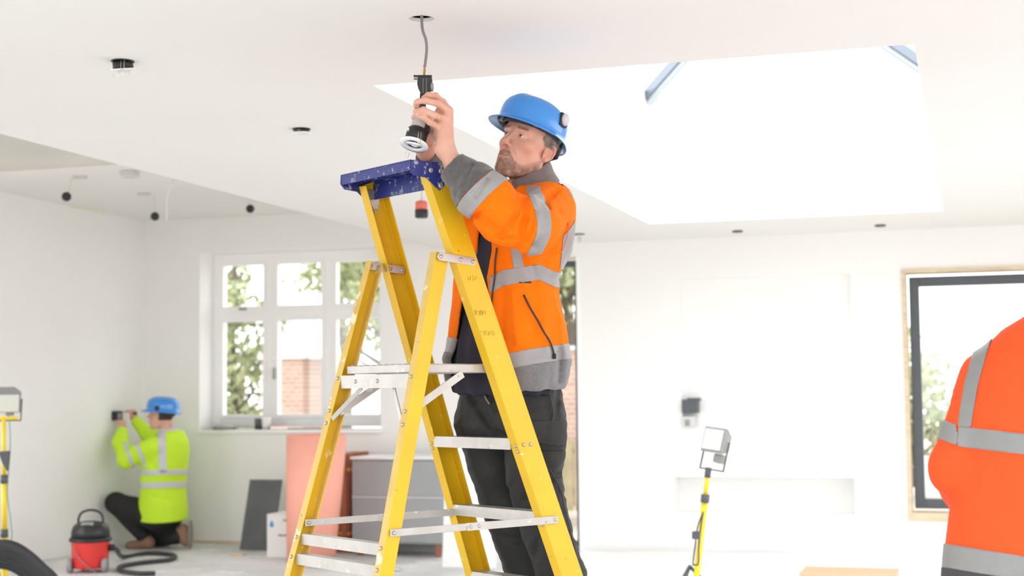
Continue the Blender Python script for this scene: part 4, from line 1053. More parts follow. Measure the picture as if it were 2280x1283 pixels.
# lips, brows, beard and hair grown from the skin
X, Y, Z = hv[:, 0], hv[:, 1], hv[:, 2]; AX = np.abs(X)
def put_h(name, V, f, m_, parent=man): return FG.put(name, h2v(V), f, m_, parent)
lipf = .0034-np.abs(Z+.0592) - np.maximum(0, AX-.008)*.26; lipf = np.where(Y > .07, lipf, -1.)
v, f = clip(hv, hf, lipf, .0003); put_h('lips', v, f, MM['lip'])
mouthgap = np.minimum(.0038-np.abs(Z+.0582), .019-AX)
top = np.interp(AX, [0, .012, .022, .034, .046, .058, .075, .09], [-.034, -.034, -.041, -.060, -.070, -.060, -.026, -.0])
bfield = np.minimum.reduce([top-Z, Y+.004, Z+.126, -mouthgap])
def root(field, soft, seed): return field-np.abs(np.random.default_rng(seed).normal(size=len(field)))*soft
side = np.clip((AX-.036)/.028, 0, 1)
bd = None
v, f = hairs(hv, hf, root(bfield, (.003+.020*side), 3), 13000, .0056, 2, .00030, (0, .25, -1), .40, .28); bd = put_h('beard', v, f, MM['beard'])
for s in (-1, 1):
    fb = .0042-np.abs(Z-(.0400-.14*np.maximum(0, AX-.032))); fb = np.minimum(fb, np.minimum(s*X-.013, .048-s*X)); fb = np.where(Y > .05, fb, -1)
    v, f = hairs(hv, hf, root(fb, .0022, 4), 230, .0070, 5+s, .00026, (s*1., 0, .25), .18, .2); put_h('eyebrow', v, f, MM['brow'])
N_h = normals(hv, hf)
hfield = np.minimum.reduce([.036-Y-.35*(Z-.02), Z-(-.035+.9*np.maximum(0, Y+.05)), AX+np.maximum(0, -.06-Y)-.05])
hfield = np.where((Y > -.035) & (Z < .018), np.minimum(hfield, np.minimum(Y-.006, .024-Y)), hfield)
hfield = np.where(AX > .0835, -1, hfield)
v, f = hairs(hv, hf, root(hfield, .002, 8), 15000, .011, 9, .00045, (0, -1, -.45), .30, .25); hr = put_h('hair', v, f, MM['hair'])
# pigment of the skin: stubble shade and ruddy cheeks, stored on the body
st_ = np.clip(bfield/.010, 0, 1)*(1-.45*side)+np.clip(hfield/.006, 0, 1)*.8
fl_ = np.exp(-(((AX-.046)/.024)**2+((Z+.018)/.028)**2+((Y-.065)/.035)**2))+.9*np.exp(-(((AX)/.014)**2+((Z+.02)/.012)**2+((Y-.115)/.015)**2))+np.where(AX > .079, .8, 0)
bme = body_o.data
for nm, a_ in (('stubble', st_), ('flush', np.clip(fl_, 0, 1))):
    at_r = bme.attributes.new(nm, 'FLOAT', 'POINT'); buf = np.zeros(len(bme.vertices), np.float32); buf[:len(a_)] = a_; at_r.data.foreach_set('value', buf)
nt = MM['skin'].node_tree; pb_ = nt.nodes['Principled BSDF']; src = pb_.inputs['Base Color'].links[0].from_socket
for nm, c_, k__ in (('flush', (.60, .21, .14), .42), ('stubble', (.24, .13, .09), .62)):
    an = nt.nodes.new('ShaderNodeAttribute'); an.attribute_name = nm; ml = nt.nodes.new('ShaderNodeMath'); ml.operation = 'MULTIPLY'; ml.inputs[1].default_value = k__
    mx = nt.nodes.new('ShaderNodeMix'); mx.data_type = 'RGBA'; nt.links.new(an.outputs['Fac'], ml.inputs[0]); nt.links.new(ml.outputs[0], mx.inputs[0]); nt.links.new(src, mx.inputs[6]); mx.inputs[7].default_value = (*c_, 1); src = mx.outputs[2]
nt.links.new(src, pb_.inputs['Base Color'])

# ---- hard hat
HP = headpose(math.radians(40), math.radians(19), math.radians(7))
HHO = L(1183, 290, .02)
def hatv(V): return np.asarray(V)@HP.T+HHO
def shell(nr=34, na=96):
    V = []; Fc = []
    for i in range(nr+1):
        t = i/nr
        for j in range(na):
            a_ = 2*PI*j/na; c_, s_ = math.cos(a_), math.sin(a_)            # a=0 is the front (+y)
            rx, ry = .105, .132; front = max(0, c_)
            if t < .8:
                q = t/.8; th_ = q*PI/2; r_ = math.sin(th_)**.68; z = .101*math.cos(th_)**.56
                ridge = .004*math.exp(-(r_*s_*rx/.016)**2)*(1-q**3)
                V.append((rx*r_*s_, ry*r_*c_, z+ridge))
            else:
                q = (t-.8)/.2; ext = .012+.030*front**2.0+.008*max(0, -c_)**2; drop = .012+.006*front+.016*max(0, -c_)**2
                V.append(((rx+ext*q*.9)*s_, (ry+ext*q)*c_, -.004-drop*q**1.4))
    for i in range(nr):
        for j in range(na): Fc.append((i*na+j, i*na+(j+1) % na, (i+1)*na+(j+1) % na, (i+1)*na+j))
    return np.array(V), Fc
v, f = shell(); hat = FG.put('hard_hat', hatv(v), f, MM['hat'], man, .003)
bm = tube([(.088*math.sin(t), .112*math.cos(t), -.006) for t in np.linspace(0, 2*PI, 48, endpoint=False)], .003, 6, closed=True)
def bmv(bm): bm.verts.index_update(); V = np.array([v.co[:] for v in bm.verts]); fc = [[v.index for v in f.verts] for f in bm.faces]; bm.free(); return V, fc
V = []; fc = []
for j, t in enumerate(np.linspace(0, 2*PI, 64, endpoint=False)):
    for z, g_ in ((.030, -.006), (-.016, 0)): V.append(((.092+g_)*math.sin(t), (.114+g_)*math.cos(t)-.003, z-(.012 if math.cos(t) < 0 else 0)*abs(math.cos(t))))
for j in range(64): fc.append((2*j, 2*j+1, (2*j+3) % 128, (2*j+2) % 128))
FG.put('headband', hatv(V), fc, MM['hatin'], hat, .003); bm.free()
v, f = shell(); n_in = 27*96+96; FG.put('liner', hatv(v[:n_in]*np.array([.955, .965, .94])), [q for q in f if max(q) < n_in], MM['hatin'], hat, .002)
for a_ in (2.2, 3.6, 5.3, -2.2, .6): # harness clips
    p_ = np.array([.092*math.sin(a_), .116*math.cos(a_), .0]); bm = bx(p_-[.008, .008, .012], p_+[.008, .008, .008], .002); FG.put('harness_clip', hatv(bmv(bm)[0] if False else (q_ := bmv(bm))[0]), q_[1], M['grey'], hat)
# rear strap hanging at the nape
V, fc = bmv(tube([(-.07, -.085, -.02), (-.05, -.105, -.052), (0, -.115, -.06), (.05, -.105, -.052), (.07, -.085, -.02)], .009, 8)); FG.put('nape_strap', hatv(V), fc, MM['hatin'], hat)
# ear-defender socket on the side shell
sm = axes((-.095, -.026, .052), (0, 1, 0), (.18, 0, .98), (-.98, 0, .18))
V, fc = bmv(prism([(-.018, -.024), (.018, -.024), (.021, 0), (.018, .022), (-.018, .022), (-.021, 0)], .014, sm, bev=.003)); so = FG.put('side_clip', hatv(V), fc, M['black'], hat)
V, fc = bmv(lathe([(.019, .010), (.021, .016), (.017, .024), (.004, .026)], 24, sm @ Matrix.Diagonal((.8, 1.05, 1, 1)))); FG.put('clip_cover', hatv(V), fc, M['lgrey'], hat)

# ---- jacket
near = [L(1220, 466, .16), L(1186, 505, .40), L(1128, 482, .43), L(1070, 430, .445), L(1010, 370, .435)]; nr_ = [.088, .080, .085, .076, .046]
far = [L(1080, 455, -.15), L(1040, 478, -.02), L(1003, 425, .05), L(975, 378, .10), L(952, 347, .16)]; fr__ = [.085, .075, .066, .052, .042]
JY = [L(0, y)[1] for y in (400, 425, 460, 500, 560, 620, 660, 720, 780, 830, 860)]
JX = [L(x, 0)[0] for x in (1190, 1176, 1158, 1155, 1148, 1124, 1124, 1130, 1130, 1127, 1126)]
JA = [.075, .15, .205, .215, .205, .190, .195, .215, .225, .225, .215]; JB = [.075, .115, .145, .155, .150, .145, .15, .165, .170, .170, .162]
sh_n, sh_f = L(1228, 462, .15), L(1080, 452, -.15)
def vert_fold(P, th): 
    y = P[:, 1]; return .0022*np.sin(7*th+9*y)*np.clip((L(0, 620)[1]-y)*8, 0, 1)+.0014*np.sin(15*th-9*y+1)
FOLDS = [ ([L(1176, 432, .46), L(1150, 480, .5), L(1118, 520, .5)], .008, .006), ([L(1206, 428, .40), L(1222, 470, .4), L(1228, 520, .36)], .009, .006), ([L(1192, 470, .5), L(1180, 520, .5), L(1150, 556, .46)], .009, .006),
  ([L(1052, 372, .47), L(1040, 410, .48), L(1022, 430, .46)], .007, .005), ([L(1240, 455, .26), L(1256, 500, .22), L(1250, 550, .2)], .008, .006), ([L(1085, 470, .48), L(1060, 478, .47), L(1048, 490, .44)], .007, .006),
  # (line through px, py, z), width, amount
    ([L(1164, 428, .48), L(1172, 470, .50), L(1165, 520, .50)], .012, .010), ([L(1150, 425, .46), L(1150, 470, .52), L(1140, 505, .52)], .010, .007),
    ([L(1186, 440, .40), L(1196, 480, .46), L(1188, 530, .47)], .013, -.005),
    ([L(1230, 440, .26), L(1195, 470, .40), L(1160, 500, .50)], .012, .005), ([L(1245, 470, .28), L(1215, 500, .40), L(1190, 545, .44)], .012, .006),
    ([L(1085, 400, .48), L(1060, 440, .49)], .010, .006), ([L(1120, 520, .50), L(1090, 500, .49), L(1065, 480, .47)], .012, .006),
    ([L(1150, 535, .48), L(1105, 525, .48)], .008, .005), ([L(1240, 425, .22), L(1215, 440, .34), L(1180, 440, .42)], .010, .005),
    ([L(1255, 500, .22), L(1262, 560, .18)], .010, .006), ([L(1235, 560, .30), L(1190, 575, .36)], .008, .006)]
TF = [([L(1163, 655, .22), L(1180, 700, .24), L(1207, 745, .26)], .010, .006), ([L(1120, 640, .16), L(1118, 760, .18)], .014, .005), ([L(1142, 650, .2), L(1150, 760, .22)], .012, -.005),
      ([L(1225, 625, .2), L(1240, 700, .18), L(1245, 780, .16)], .010, .005), ([L(1160, 560, .2), L(1180, 612, .22)], .010, .006), ([L(1185, 590, .2), L(1195, 630, .2)], .008, .006),
      ([L(1248, 780, .16), L(1243, 850, .16)], .012, .010), ([L(1210, 720, .2), L(1222, 790, .2)], .010, -.004)]
def torso_d(P, ext):
    ys_ = [JY[0]+ext]+JY[1:-1]+[JY[-1]-ext]
    d, th = loft(P, ys_, JX, [0]*11, [a*k_ for a in JA], [b*k_ for b in JB], Lv, Fv, .012, 2.25); d = d+vert_fold(P, th)
    for ln, w_, a_ in TF: d = d+fold(P, ln, w_*1.0, a_*2.2)
    return d-.006*np.exp(-((P[:, 1]-L(0, 800)[1])/.02)**2)+.003*wob(P, 28, 21), th
def jacket(P):
    d, th = torso_d(P, 0)
    d = smin(d, ball(P, sh_n-np.array([.012, 0, 0]), .074), .05); d = smin(d, ball(P, sh_f, .078), .05)
    # open at the front, hollow below
    y = P[:, 1]; ys_ = [L(0, q)[1] for q in (860, 800, 740, 680, 620, 560, 500, 430)]
    a0 = np.interp(y, ys_, np.radians([-38, -34, -24, -17, -13, -9, -8, -14])); a1 = np.interp(y, ys_, np.radians([38, 34, 30, 26, 20, 13, 9, 22]))
    rad = .15; gap = np.minimum(th-a0, a1-th)*rad
    inner = torso_d(P, .05)[0]+.014
    d = smax(d, -inner, .006); fwdd = (P[:, 0]-L(1130, 0)[0])*Fv[0]+P[:, 2]*Fv[2]
    d = smax(d, np.where(fwdd > 0, gap, -1.), .006)
    n_ = chain(P, near, nr_, .03)+.006*wob(P, 30, 4)+.003*wob(P, 60, 14)
    for ln, w_, a_ in FOLDS: n_ = n_+fold(P, ln, w_*.95, a_*2.6)
    cs_, ax_ = near[-1], (near[-1]-near[-2])/np.linalg.norm(near[-1]-near[-2]); t = (P-cs_)@ax_
    n_ = smax(n_, t-.006, .004); n_ = smax(n_, -smax(np.linalg.norm(P-cs_-t[:, None]*ax_, axis=1)-.038, -.05-t, .004), .003)
    n_ = n_+.003*np.exp(-((t+.045)/.006)**2)
    f_ = chain(P, far, fr__, .03)+.006*wob(P, 34, 7)
    cf, af = far[-1], (far[-1]-far[-2])/np.linalg.norm(far[-1]-far[-2]); t2 = (P-cf)@af
    f_ = smax(f_, t2-.004, .004); f_ = smax(f_, -smax(np.linalg.norm(P-cf-t2[:, None]*af, axis=1)-.034, -.05-t2, .004), .003)
    d = smin(d, n_, .022); return smin(d, f_, .022)
jv, jf = sdf_mesh(jacket, L(900, 900, -.32), L(1310, 320, .56), .0048)
jv = smooth(jv, jf, 1, .4)
jk = FG.put('jacket', jv, jf, MM['orange'], man)
dl_near = np.minimum(chain(jv, near, [0]*5), chain(jv, far, [0]*5))
def inner_d(P):
    return torso_d(P, .05)[0]+.014
rd_ = np.stack([jv[:, 0]-L(1130, 0)[0], 0*jv[:, 0], jv[:, 2]], 1); nin = (normals(jv, jf)*rd_).sum(1)/np.linalg.norm(rd_, axis=1)
v, f = clip(jv, jf, np.minimum(.0065-np.abs(inner_d(jv)), np.where((dl_near < .10) | (jv[:, 1] > L(0, 570)[1]), -1, -nin*.02-.002)), .001); FG.put('lining', v, f, MM['lining'], jk)
px, py = FG.pix(jv); z_ = jv[:, 2]
def sl_par(P, pts):
    """arc length along the sleeve and distance to it"""
    best = np.full(len(P), 9.); s = np.zeros(len(P)); acc = 0
    for a_, b_ in zip(pts, pts[1:]):
        d = b_-a_; l = np.linalg.norm(d); t = np.clip(((P-a_)@d)/(d@d), 0, 1); q = np.linalg.norm(P-a_-t[:, None]*d, axis=1); m_ = q < best; s[m_] = acc+t[m_]*l; best[m_] = q[m_]; acc += l
    return s, best, acc
sn, dn_, Ln = sl_par(jv, near); sf, df_, Lf = sl_par(jv, far)
t_n = (jv-near[-1])@((near[-1]-near[-2])/np.linalg.norm(near[-1]-near[-2]))
t_f = (jv-far[-1])@((far[-1]-far[-2])/np.linalg.norm(far[-1]-far[-2]))
isn = (dn_ < .105) & (z_ > .22) & (t_n > -.25); isf = (df_ < .09) & (t_f > -.2) & (z_ < .25) & (px < 1050)
cu = np.where(isn, t_n+.098, -1.); v, f = clip(jv, jf, cu, .0022); c_ = FG.put('cuff', v, f, MM['fleece'], jk, .003)
v, f = clip(jv, jf, np.where(isn, .026-np.abs(t_n+.126), -1.), .0016); FG.put('reflective_strip', v, f, MM['strip'], jk, .002)
cu = np.where(isf, t_f+.075, -1.); v, f = clip(jv, jf, cu, .002); FG.put('cuff', v, f, MM['collar'], jk, .003)
# upper-arm strip: a curved band in the view plane on the near sleeve
bx_ = np.interp(py, [425, 450, 475, 500, 525, 545, 572], [1188, 1199, 1209, 1212, 1209, 1200, 1186])
fld = np.where((z_ > .14) & (dn_ < .13) & (py > 415) & (py < 585) & (px > 1150), 15.5-np.abs(px-bx_)*1.0, -20.)/650
v, f = clip(jv, jf, fld, .0017); FG.put('reflective_strip', v, f, MM['strip'], jk, .002)
body_ = (dn_ > .100) | (z_ < .24)
yc = np.interp(px, [990, 1060, 1096, 1118, 1160, 1200, 1235, 1260], [572, 578, 636, 620, 612, 606, 622, 626])
fld = np.where(body_ & (py > 545) & (py < 700), 17.5-np.abs(py-yc), -20.)/650; fld = np.where(px > 1090, fld, np.where((px < 1078) & (z_ < .15), (13-np.abs(py-574))/650, -1.))
v, f = clip(jv, jf, fld, .0018); FG.put('reflective_strip', v, f, MM['strip'], jk, .002)
fld = np.where(body_ & (z_ > 0) & (py > 550) & (py < 606), 11.5-np.abs(px-(1152+(py-575)*.12)), -20.)/650
v, f = clip(jv, jf, fld, .0014); FG.put('reflective_strip', v, f, MM['strip'], jk, .002)
yb = np.interp(px, [980, 1010, 1127, 1180, 1262], [765, 770, 806, 795, 783])
fld = np.where((py > 730) & body_, 17.5-np.abs(py-yb), -20.)/650
v, f = clip(jv, jf, fld, .0018); FG.put('reflective_strip', v, f, MM['strip'], jk, .002)
fld = np.where((py > 760) & body_, py-yb-17.5, -20.)/650
v, f = clip(jv, jf, fld, .0022); FG.put('hem_band', v, f, MM['fleecel'], jk, .004)
fld = np.where((z_ < .16) & (z_ > -.01) & (px > 1180) & (py > 425) & (py < 600), 12-np.abs(px-(1268-np.abs(py-500)*.10)), -20.)/650
v, f = clip(jv, jf, fld, .0018); FG.put('reflective_strip', v, f, MM['strip'], jk, .002)
# pocket zip, front zip edges
def strand(name, pts, r, m_, parent, n=6): V, fc = bmv(tube(curve_pts(pts, n), r, 8)); return FG.put(name, V, fc, m_, parent)
def snap(q, off=.001):
    """nearest point of the jacket surface in front of a pixel"""
    d = np.hypot(px-q[0], py-q[1]); c = np.flatnonzero(d < 6); i = c[np.argmax(z_[c])] if len(c) else np.argmin(d); return FG.L(q[0], q[1], z_[i]+off)
zp_ = [snap(q) for q in ((1166, 657), (1180, 685), (1196, 712), (1210, 738), (1222, 756), (1229, 772), (1234, 790))]
pz = strand('pocket_zip', zp_, .0032, MM['zip'], jk); V, fc = bmv(bx(zp_[-1]-[.006, .014, -.002], zp_[-1]+[.006, .004, .008], .002)); FG.put('zip_pull', V, fc, MM['navy'], pz)
strand('front_zip', [snap(q) for q in ((1106, 552), (1102, 585), (1101, 618), (1096, 655), (1093, 687))], .0026, MM['zip'], jk)
strand('pocket_tab', [snap((1156, 629)), snap((1183, 629))], .0025, MM['zip'], jk)
# seam round the back of the armhole
strand('seam', [snap(q, -.0008) for q in ((1268, 500), (1262, 530), (1250, 562), (1232, 568), (1195, 572))], .0012, MM['gold' if 0 else 'orange'], jk)
# collar: a stand-up fleece band round the neck
def collar(P):
    q = P-L(1178, 407, .0); up_ = np.array([-.40, .90, .05]); up_ /= np.linalg.norm(up_); t = q@up_; f_ = Fv-up_*(Fv@up_); f_ /= np.linalg.norm(f_); l_ = np.cross(up_, f_)
    a_ = q@l_; b_ = q@f_; fl = 1+1.2*np.clip(-t, 0, .08)*1.5+.35*np.clip(t, 0, .1)
    rr = np.sqrt((a_/(.083*fl))**2+((b_)/(.091*fl))**2); th = np.arctan2(a_, b_)
    top = .036-.012*np.cos(th)+.004*np.sin(2*th+1); bot = -.050-.012*np.cos(th)
    d = np.abs((rr-1)*.082*fl)-.0065
    d = smax(d, t-top, .005); d = smax(d, bot-t, .01)
    gap = (.22-np.abs(th+.05))*.08; d = smax(d, gap, .004)
    return d+.0015*wob(P, 40, 3)
far_c = lambda P: smin(ell(P, L(1106, 398, -.06), (.032, .016, .055)), ell(P, L(1122, 412, -.05), (.03, .02, .06)), .02)+.002*wob(P, 40, 3)
v, f = sdf_mesh(far_c, L(1070, 450, -.16), L(1160, 360, .06), .004); FG.put('collar', v, f, MM['lining'], jk)
cv, cf_ = sdf_mesh(collar, L(1080, 470, -.16), L(1290, 330, .18), .0034); FG.put('collar', smooth(cv, cf_, 1), cf_, MM['collar'], jk)

# ---- navy shirt
SYs = [L(0, y)[1] for y in (425, 445, 480, 540, 620, 700, 780, 850, 875)]
def shirt(P):
    d, th = loft(P, SYs, [L(x, 0)[0] for x in (1176, 1164, 1156, 1148, 1128, 1126, 1122, 1118, 1118)], [0]*9, [.075, .13, .18, .185, .175, .18, .192, .195, .19], [.07, .10, .125, .135, .128, .135, .148, .155, .15], Lv, Fv, .01)
    return d+.004*np.sin(14*th+10*P[:, 1])+.002*wob(P, 30, 9)
v, f = sdf_mesh(shirt, L(960, 910, -.28), L(1300, 400, .30), .008); FG.put('shirt', v, f, MM['navy'], man)

# ---- trousers
PYs = [L(0, y)[1] for y in (835, 860, 900, 950, 985)]
LEG = np.array([0, 0, .042])
def trousers(P):
    P = P+LEG
    d, th = loft(P, PYs, [L(x, 0)[0] for x in (1140, 1140, 1136, 1132, 1134)], [-.02]*5, [.185, .187, .195, .205, .19], [.140, .142, .152, .160, .14], Lv, Fv, .015, 2.3)
    n_ = chain(P, [L(1186, 945, .05), L(1186, 1030, .05), KnN, L(1222, 1200, .0), L(1252, 1290, -.01), AnN+[0, .02, 0]], [.098, .094, .088, .083, .082, .078], .02)
    f_ = chain(P, [L(1085, 945, -.10), L(1100, 1040, -.13), KnF, L(1152, 1210, -.18), L(1182, 1290, -.20), AnF+[0, .02, 0]], [.098, .090, .086, .080, .078, .076], .02)
    d = smin(d, smin(n_, f_, .02), .045)
    for ln, w_, a_ in (([L(1215, 880, .2), L(1225, 940, .2), L(1215, 985, .2)], .012, .005), ([L(1245, 870, .1), L(1238, 930, .14), L(1240, 1000, .14)], .010, .008), ([L(1040, 870, .1), L(1100, 960, .12), L(1150, 985, .12)], .016, .008),
        ([L(1225, 1080, .12), L(1180, 1110, .14), L(1170, 1120, .13)], .012, .008), ([L(1260, 1110, .06), L(1215, 1120, .12)], .010, .008), ([L(1240, 1060, .12), L(1190, 1075, .15)], .010, .006),
        ([L(1055, 1150, -.05), L(1110, 1165, -.04), L(1160, 1150, -.05)], .014, .008), ([L(1235, 1170, .1), L(1200, 1210, .1), L(1195, 1240, .08)], .012, .007), ([L(1280, 1200, .04), L(1245, 1240, .08)], .012, .006),
        ([L(1100, 1200, -.06), L(1160, 1215, -.06)], .014, .008), ([L(1150, 1000, .1), L(1130, 1080, .05)], .014, -.004), ([L(1265, 1270, .04), L(1230, 1300, .06)], .012, .008)):
        d = d+fold(P, ln, w_, a_*2.4)
    # cargo pocket on the outer thigh
    pk = ell(P, L(1226, 985, .10), (.050, .10, .060)); d = smin(d, pk, .03)
    return d+.006*wob(P, 22, 12)+.0035*wob(P, 50, 13)
tv, tf = sdf_mesh(trousers, L(940, 1420, -.42), L(1390, 820, .40), .0056); tv = smooth(tv, tf, 1, .4)
tr = FG.put('trousers', tv, tf, MM['trouser'], man); tx, ty = FG.pix(tv); tz = tv[:, 2]
fld = np.minimum.reduce([tx-1176, 1256-tx, ty-938, 985+(tx-1176)*.12-ty])/650; fld = np.where(tz > .06, fld, -1)
v, f = clip(tv, tf, fld, .005); FG.put('pocket_flap', v, f, MM['trouser'], tr, .004)
fld = np.minimum.reduce([tx-1190, 1256-tx, ty-1004, 1064-ty])/650; fld = np.where(tz > .03, fld, -1)
v, f = clip(tv, tf, fld, .004); FG.put('pocket', v, f, MM['trouser'], tr, .004)
px, py, z_ = tx, ty, tz
strand('seam', [snap(q) for q in ((1222, 868), (1232, 920), (1222, 950), (1210, 985), (1222, 1040), (1246, 1085), (1262, 1150), (1282, 1230), (1300, 1290))], .0022, MM['zip'], tr)
strand('zip_pull', [snap((1078, 868)), snap((1081, 885), .004), snap((1090, 900), .004)], .003, M['grey'], tr)
# boots
for a_, t_ in ((AnN, ToN), (AnF, ToF)):
    yb_ = L(0, 1450, float(a_[2]))[1]+.0
    def boot(P, a_=a_, t_=t_):
        P = P+LEG
        he = np.array([a_[0], yb_+.055, a_[2]]); to = np.array([t_[0], yb_+.045, t_[2]])
        d = seg(P, a_, he, .058, .050); d = smin(d, seg(P, he, to, .050, .045), .03); return smax(d, .411-(O[2]+P[:, 0]*R[2]+P[:, 1]*U[2]+(5.02-(P[:, 2]-LEG[2]))*F[2]), .006)
    lo_ = np.minimum(a_, t_)-[.1, .2, .16]; hi_ = np.maximum(a_, t_)+.1
    v, f = sdf_mesh(boot, lo_, hi_, .008); FG.put('boot', v, f, MM['boot'], man)
# ring on the left hand
m0, m1 = LMC[2], LF[2][0]; c0_ = m0+(m1-m0)*.72; x_, y_, d_ = frame_of(m1-m0, (0, 1, 0))
V, fc = bmv(tube([c0_+.0103*(x_*math.cos(t)+y_*math.sin(t)) for t in np.linspace(0, 2*PI, 28, endpoint=False)], .0016, 8, closed=True)); FG.put('ring', V, fc, MM['gold'], man)
# ================================================================ KNEELING WORKER BY THE SIDE WALL
lime = mat('lime_hi_vis', (.60, .90, .03), .7, bump=.05)
G = Fig(12.2, (0, 0, 0)); L = G.L
b0 = on_z(330, 1222, 0); G.base = np.array([b0[0], b0[1], 0])
kn = thing('person', 'worker in lime yellow hi-vis coat and blue helmet kneeling by the side wall', 'person', G.base)
hd_c = L(362, 925, .02)
KH = headpose(math.radians(78), math.radians(2), 0)
def khead(P):
    Q = ((P-hd_c)@KH)/1.0
    return head(Q)
hnL = [L(273, 948, -.20), L(297, 925, -.34)]
def kbody(P):
    d = smin(khead(P), seg(P, hd_c+np.array([.02, -.04, 0]), L(378, 985, .02), .052, .06), .02)
    d = smin(d, chain(P, [L(378, 985, .02), L(368, 1060, .02), L(362, 1140, .0)], [.11, .12, .13], .04), .03)
    d = smin(d, chain(P, [L(332, 990, .14), L(285, 1020, .04), hnL[0]+np.array([.005, -.06, .01])], [.05, .04, .026], .02), .02)
    d = smin(d, chain(P, [L(358, 985, -.13), L(325, 965, -.26), hnL[1]+np.array([.02, -.05, 0])], [.05, .04, .026], .02), .02)
    for c in hnL:
        d = smin(d, ell(P, c+np.array([0, -.012, 0]), (.030, .042, .022)), .02)
        for k in range(4): a = c+np.array([-.012+.008*k-.01, .018, .016-.010*k]); d = smin(d, chain(P, [a, a+np.array([-.018, .022, -.006]), a+np.array([-.038, .018, -.014])], [.009, .0085, .0075], .004), .006)
        d = smin(d, chain(P, [c+np.array([.018, -.005, 0]), c+np.array([.018, .025, -.01]), c+np.array([0, .04, -.02])], [.011, .010, .009], .005), .008)
    return d
v, f = sdf_mesh(kbody, L(240, 1190, -.45), L(440, 860, .30), .0065); G.put('body', v, f, MM['skin'], kn)
hsel = ((v-hd_c)@KH); hf_ = np.minimum.reduce([-(hsel[:, 1]-.03), hsel[:, 2]+.035, .07-np.abs(hsel[:, 0])*0-.0-np.maximum(0, -hsel[:, 2])]); hf_ = np.where(np.linalg.norm(v-hd_c, axis=1) < .16, hf_, -1)
q, r = clip(v, f, hf_, .006); G.put('hair', q, r, mat('dark_hair', (.05, .035, .03), .7), kn)
sv, sf_2 = shell(20, 48)
KP = headpose(math.radians(82), math.radians(4), 0); q = np.asarray(sv)@KP.T+hd_c+np.array([.005, .048, 0]); kh = G.put('hard_hat', q, sf_2, MM['hat'], kn, .004)
V, fc = bmv(lathe([(.018, 0), (.018, .012), (.01, .014)], 16, axes(hd_c+np.array([-.02, .07, .105]), (1, 0, 0), (0, 1, 0), (0, 0, 1)))); G.put('side_clip', V, fc, M['black'], kh)
KY = [L(0, y)[1] for y in (958, 982, 1008, 1050, 1090, 1130, 1158)]; KX = [L(x, 0)[0] for x in (382, 378, 372, 366, 363, 362, 362)]
kl, kf = np.array([-.45, 0, .89]), np.array([-.89, 0, -.45])
def kcoat(P):
    d, th = loft(P, KY, KX, [.02, .02, .02, .01, 0, 0, 0], [.10, .175, .205, .20, .19, .20, .20], [.095, .135, .155, .165, .165, .19, .20], kl, kf, .02, 2.3)
    n_ = chain(P, [L(345, 995, .17), L(283, 1022, .08), L(268, 985, -.06), L(271, 962, -.15)], [.085, .078, .062, .046], .03)
    q_ = chain(P, [L(365, 985, -.13), L(330, 968, -.24), L(305, 940, -.31)], [.08, .062, .045], .03)
    d = smin(smin(d, n_, .03), q_, .03)
    d = d+crease(P, [L(310, 1010, .25), L(345, 1040, .2)], .02, .012)+crease(P, [L(330, 1105, .2), L(400, 1120, .15)], .02, .010)+crease(P, [L(300, 1000, .2), L(290, 1040, .15)], .02, .010)
    return d+.006*wob(P, 16, 5)
v, f = sdf_mesh(kcoat, L(235, 1190, -.45), L(450, 930, .42), .0095); kc = G.put('coat', v, f, lime, kn)
gx, gy = G.pix(v); gz = v[:, 2]; stp = mat('pale_reflective_tape', (.62, .63, .66), .5)
tor = gx > 312
for fld in (np.where(tor, 5.5-np.abs(gy-(1052+(gx-365)*-.03)), -9), np.where(tor, 6.5-np.abs(gy-(1080+(gx-365)*-.02)), -9), np.where((gy < 1052) & (gz > -.1), 8.5-np.abs(gx-(361+(gy-1000)*.03)), -9),
            np.where((gx < 325) & (gy > 960) & (gz > -.1), 4.5-np.abs((gx-313)-(gy-1010)*.45), -9), np.where((gx < 300) & (gy > 985) & (gz > -.2), 4-np.abs((gx-288)-(gy-1015)*.35), -9)):
    q, r = clip(v, f, np.asarray(fld, float)/270, .003)
    if r: G.put('reflective_strip', q, r, stp, kc, .003)
def kcol(P):
    d, _ = loft(P, [L(0, 990)[1], L(0, 953)[1]], [L(384, 0)[0], L(376, 0)[0]], [.02, .02], [.105, .078], [.105, .078], kl, kf, .01); return d
q, r = sdf_mesh(kcol, L(330, 1000, -.15), L(430, 930, .2), .008); G.put('collar', q, r, stp, kc)
def ktrs(P):
    d = chain(P, [L(345, 1150, .06), L(258, 1120, -.02), L(318, 1192, -.03)], [.115, .085, .060], .03)
    d2 = chain(P, [L(372, 1150, -.05), L(352, 1195, -.22), L(395, 1195, .02)], [.125, .085, .065], .03)
    d3 = ell(P, L(360, 1145, 0), (.18, .10, .17)); return smin(smin(d, d2, .05), d3, .05)+.005*wob(P, 18, 8)
flo = lambda P, fn: smax(fn(P), -((O[2]+P[:, 0]*R[2]+P[:, 1]*U[2]+(G.D-P[:, 2])*F[2])-.004), .006)
q, r = sdf_mesh(lambda P: flo(P, ktrs), L(215, 1240, -.40), L(450, 1090, .30), .0095); G.put('trousers', q, r, mat('black_trouser', (.014, .014, .015), .8), kn)
bt_ = mat('brown_boot', (.27, .15, .10), .7); sl_ = mat('boot_sole', (.25, .23, .21), .8)
fb1 = lambda P: smin(seg(P, L(325, 1203, -.03), L(330, 1207, -.03), .052, .052), seg(P, L(330, 1210, -.03), L(288, 1216, -.05), .050, .036), .03)
q, r = sdf_mesh(lambda P: flo(P, fb1), L(250, 1245, -.2), L(365, 1170, .15), .009); G.put('boot', q, r, bt_, kn)
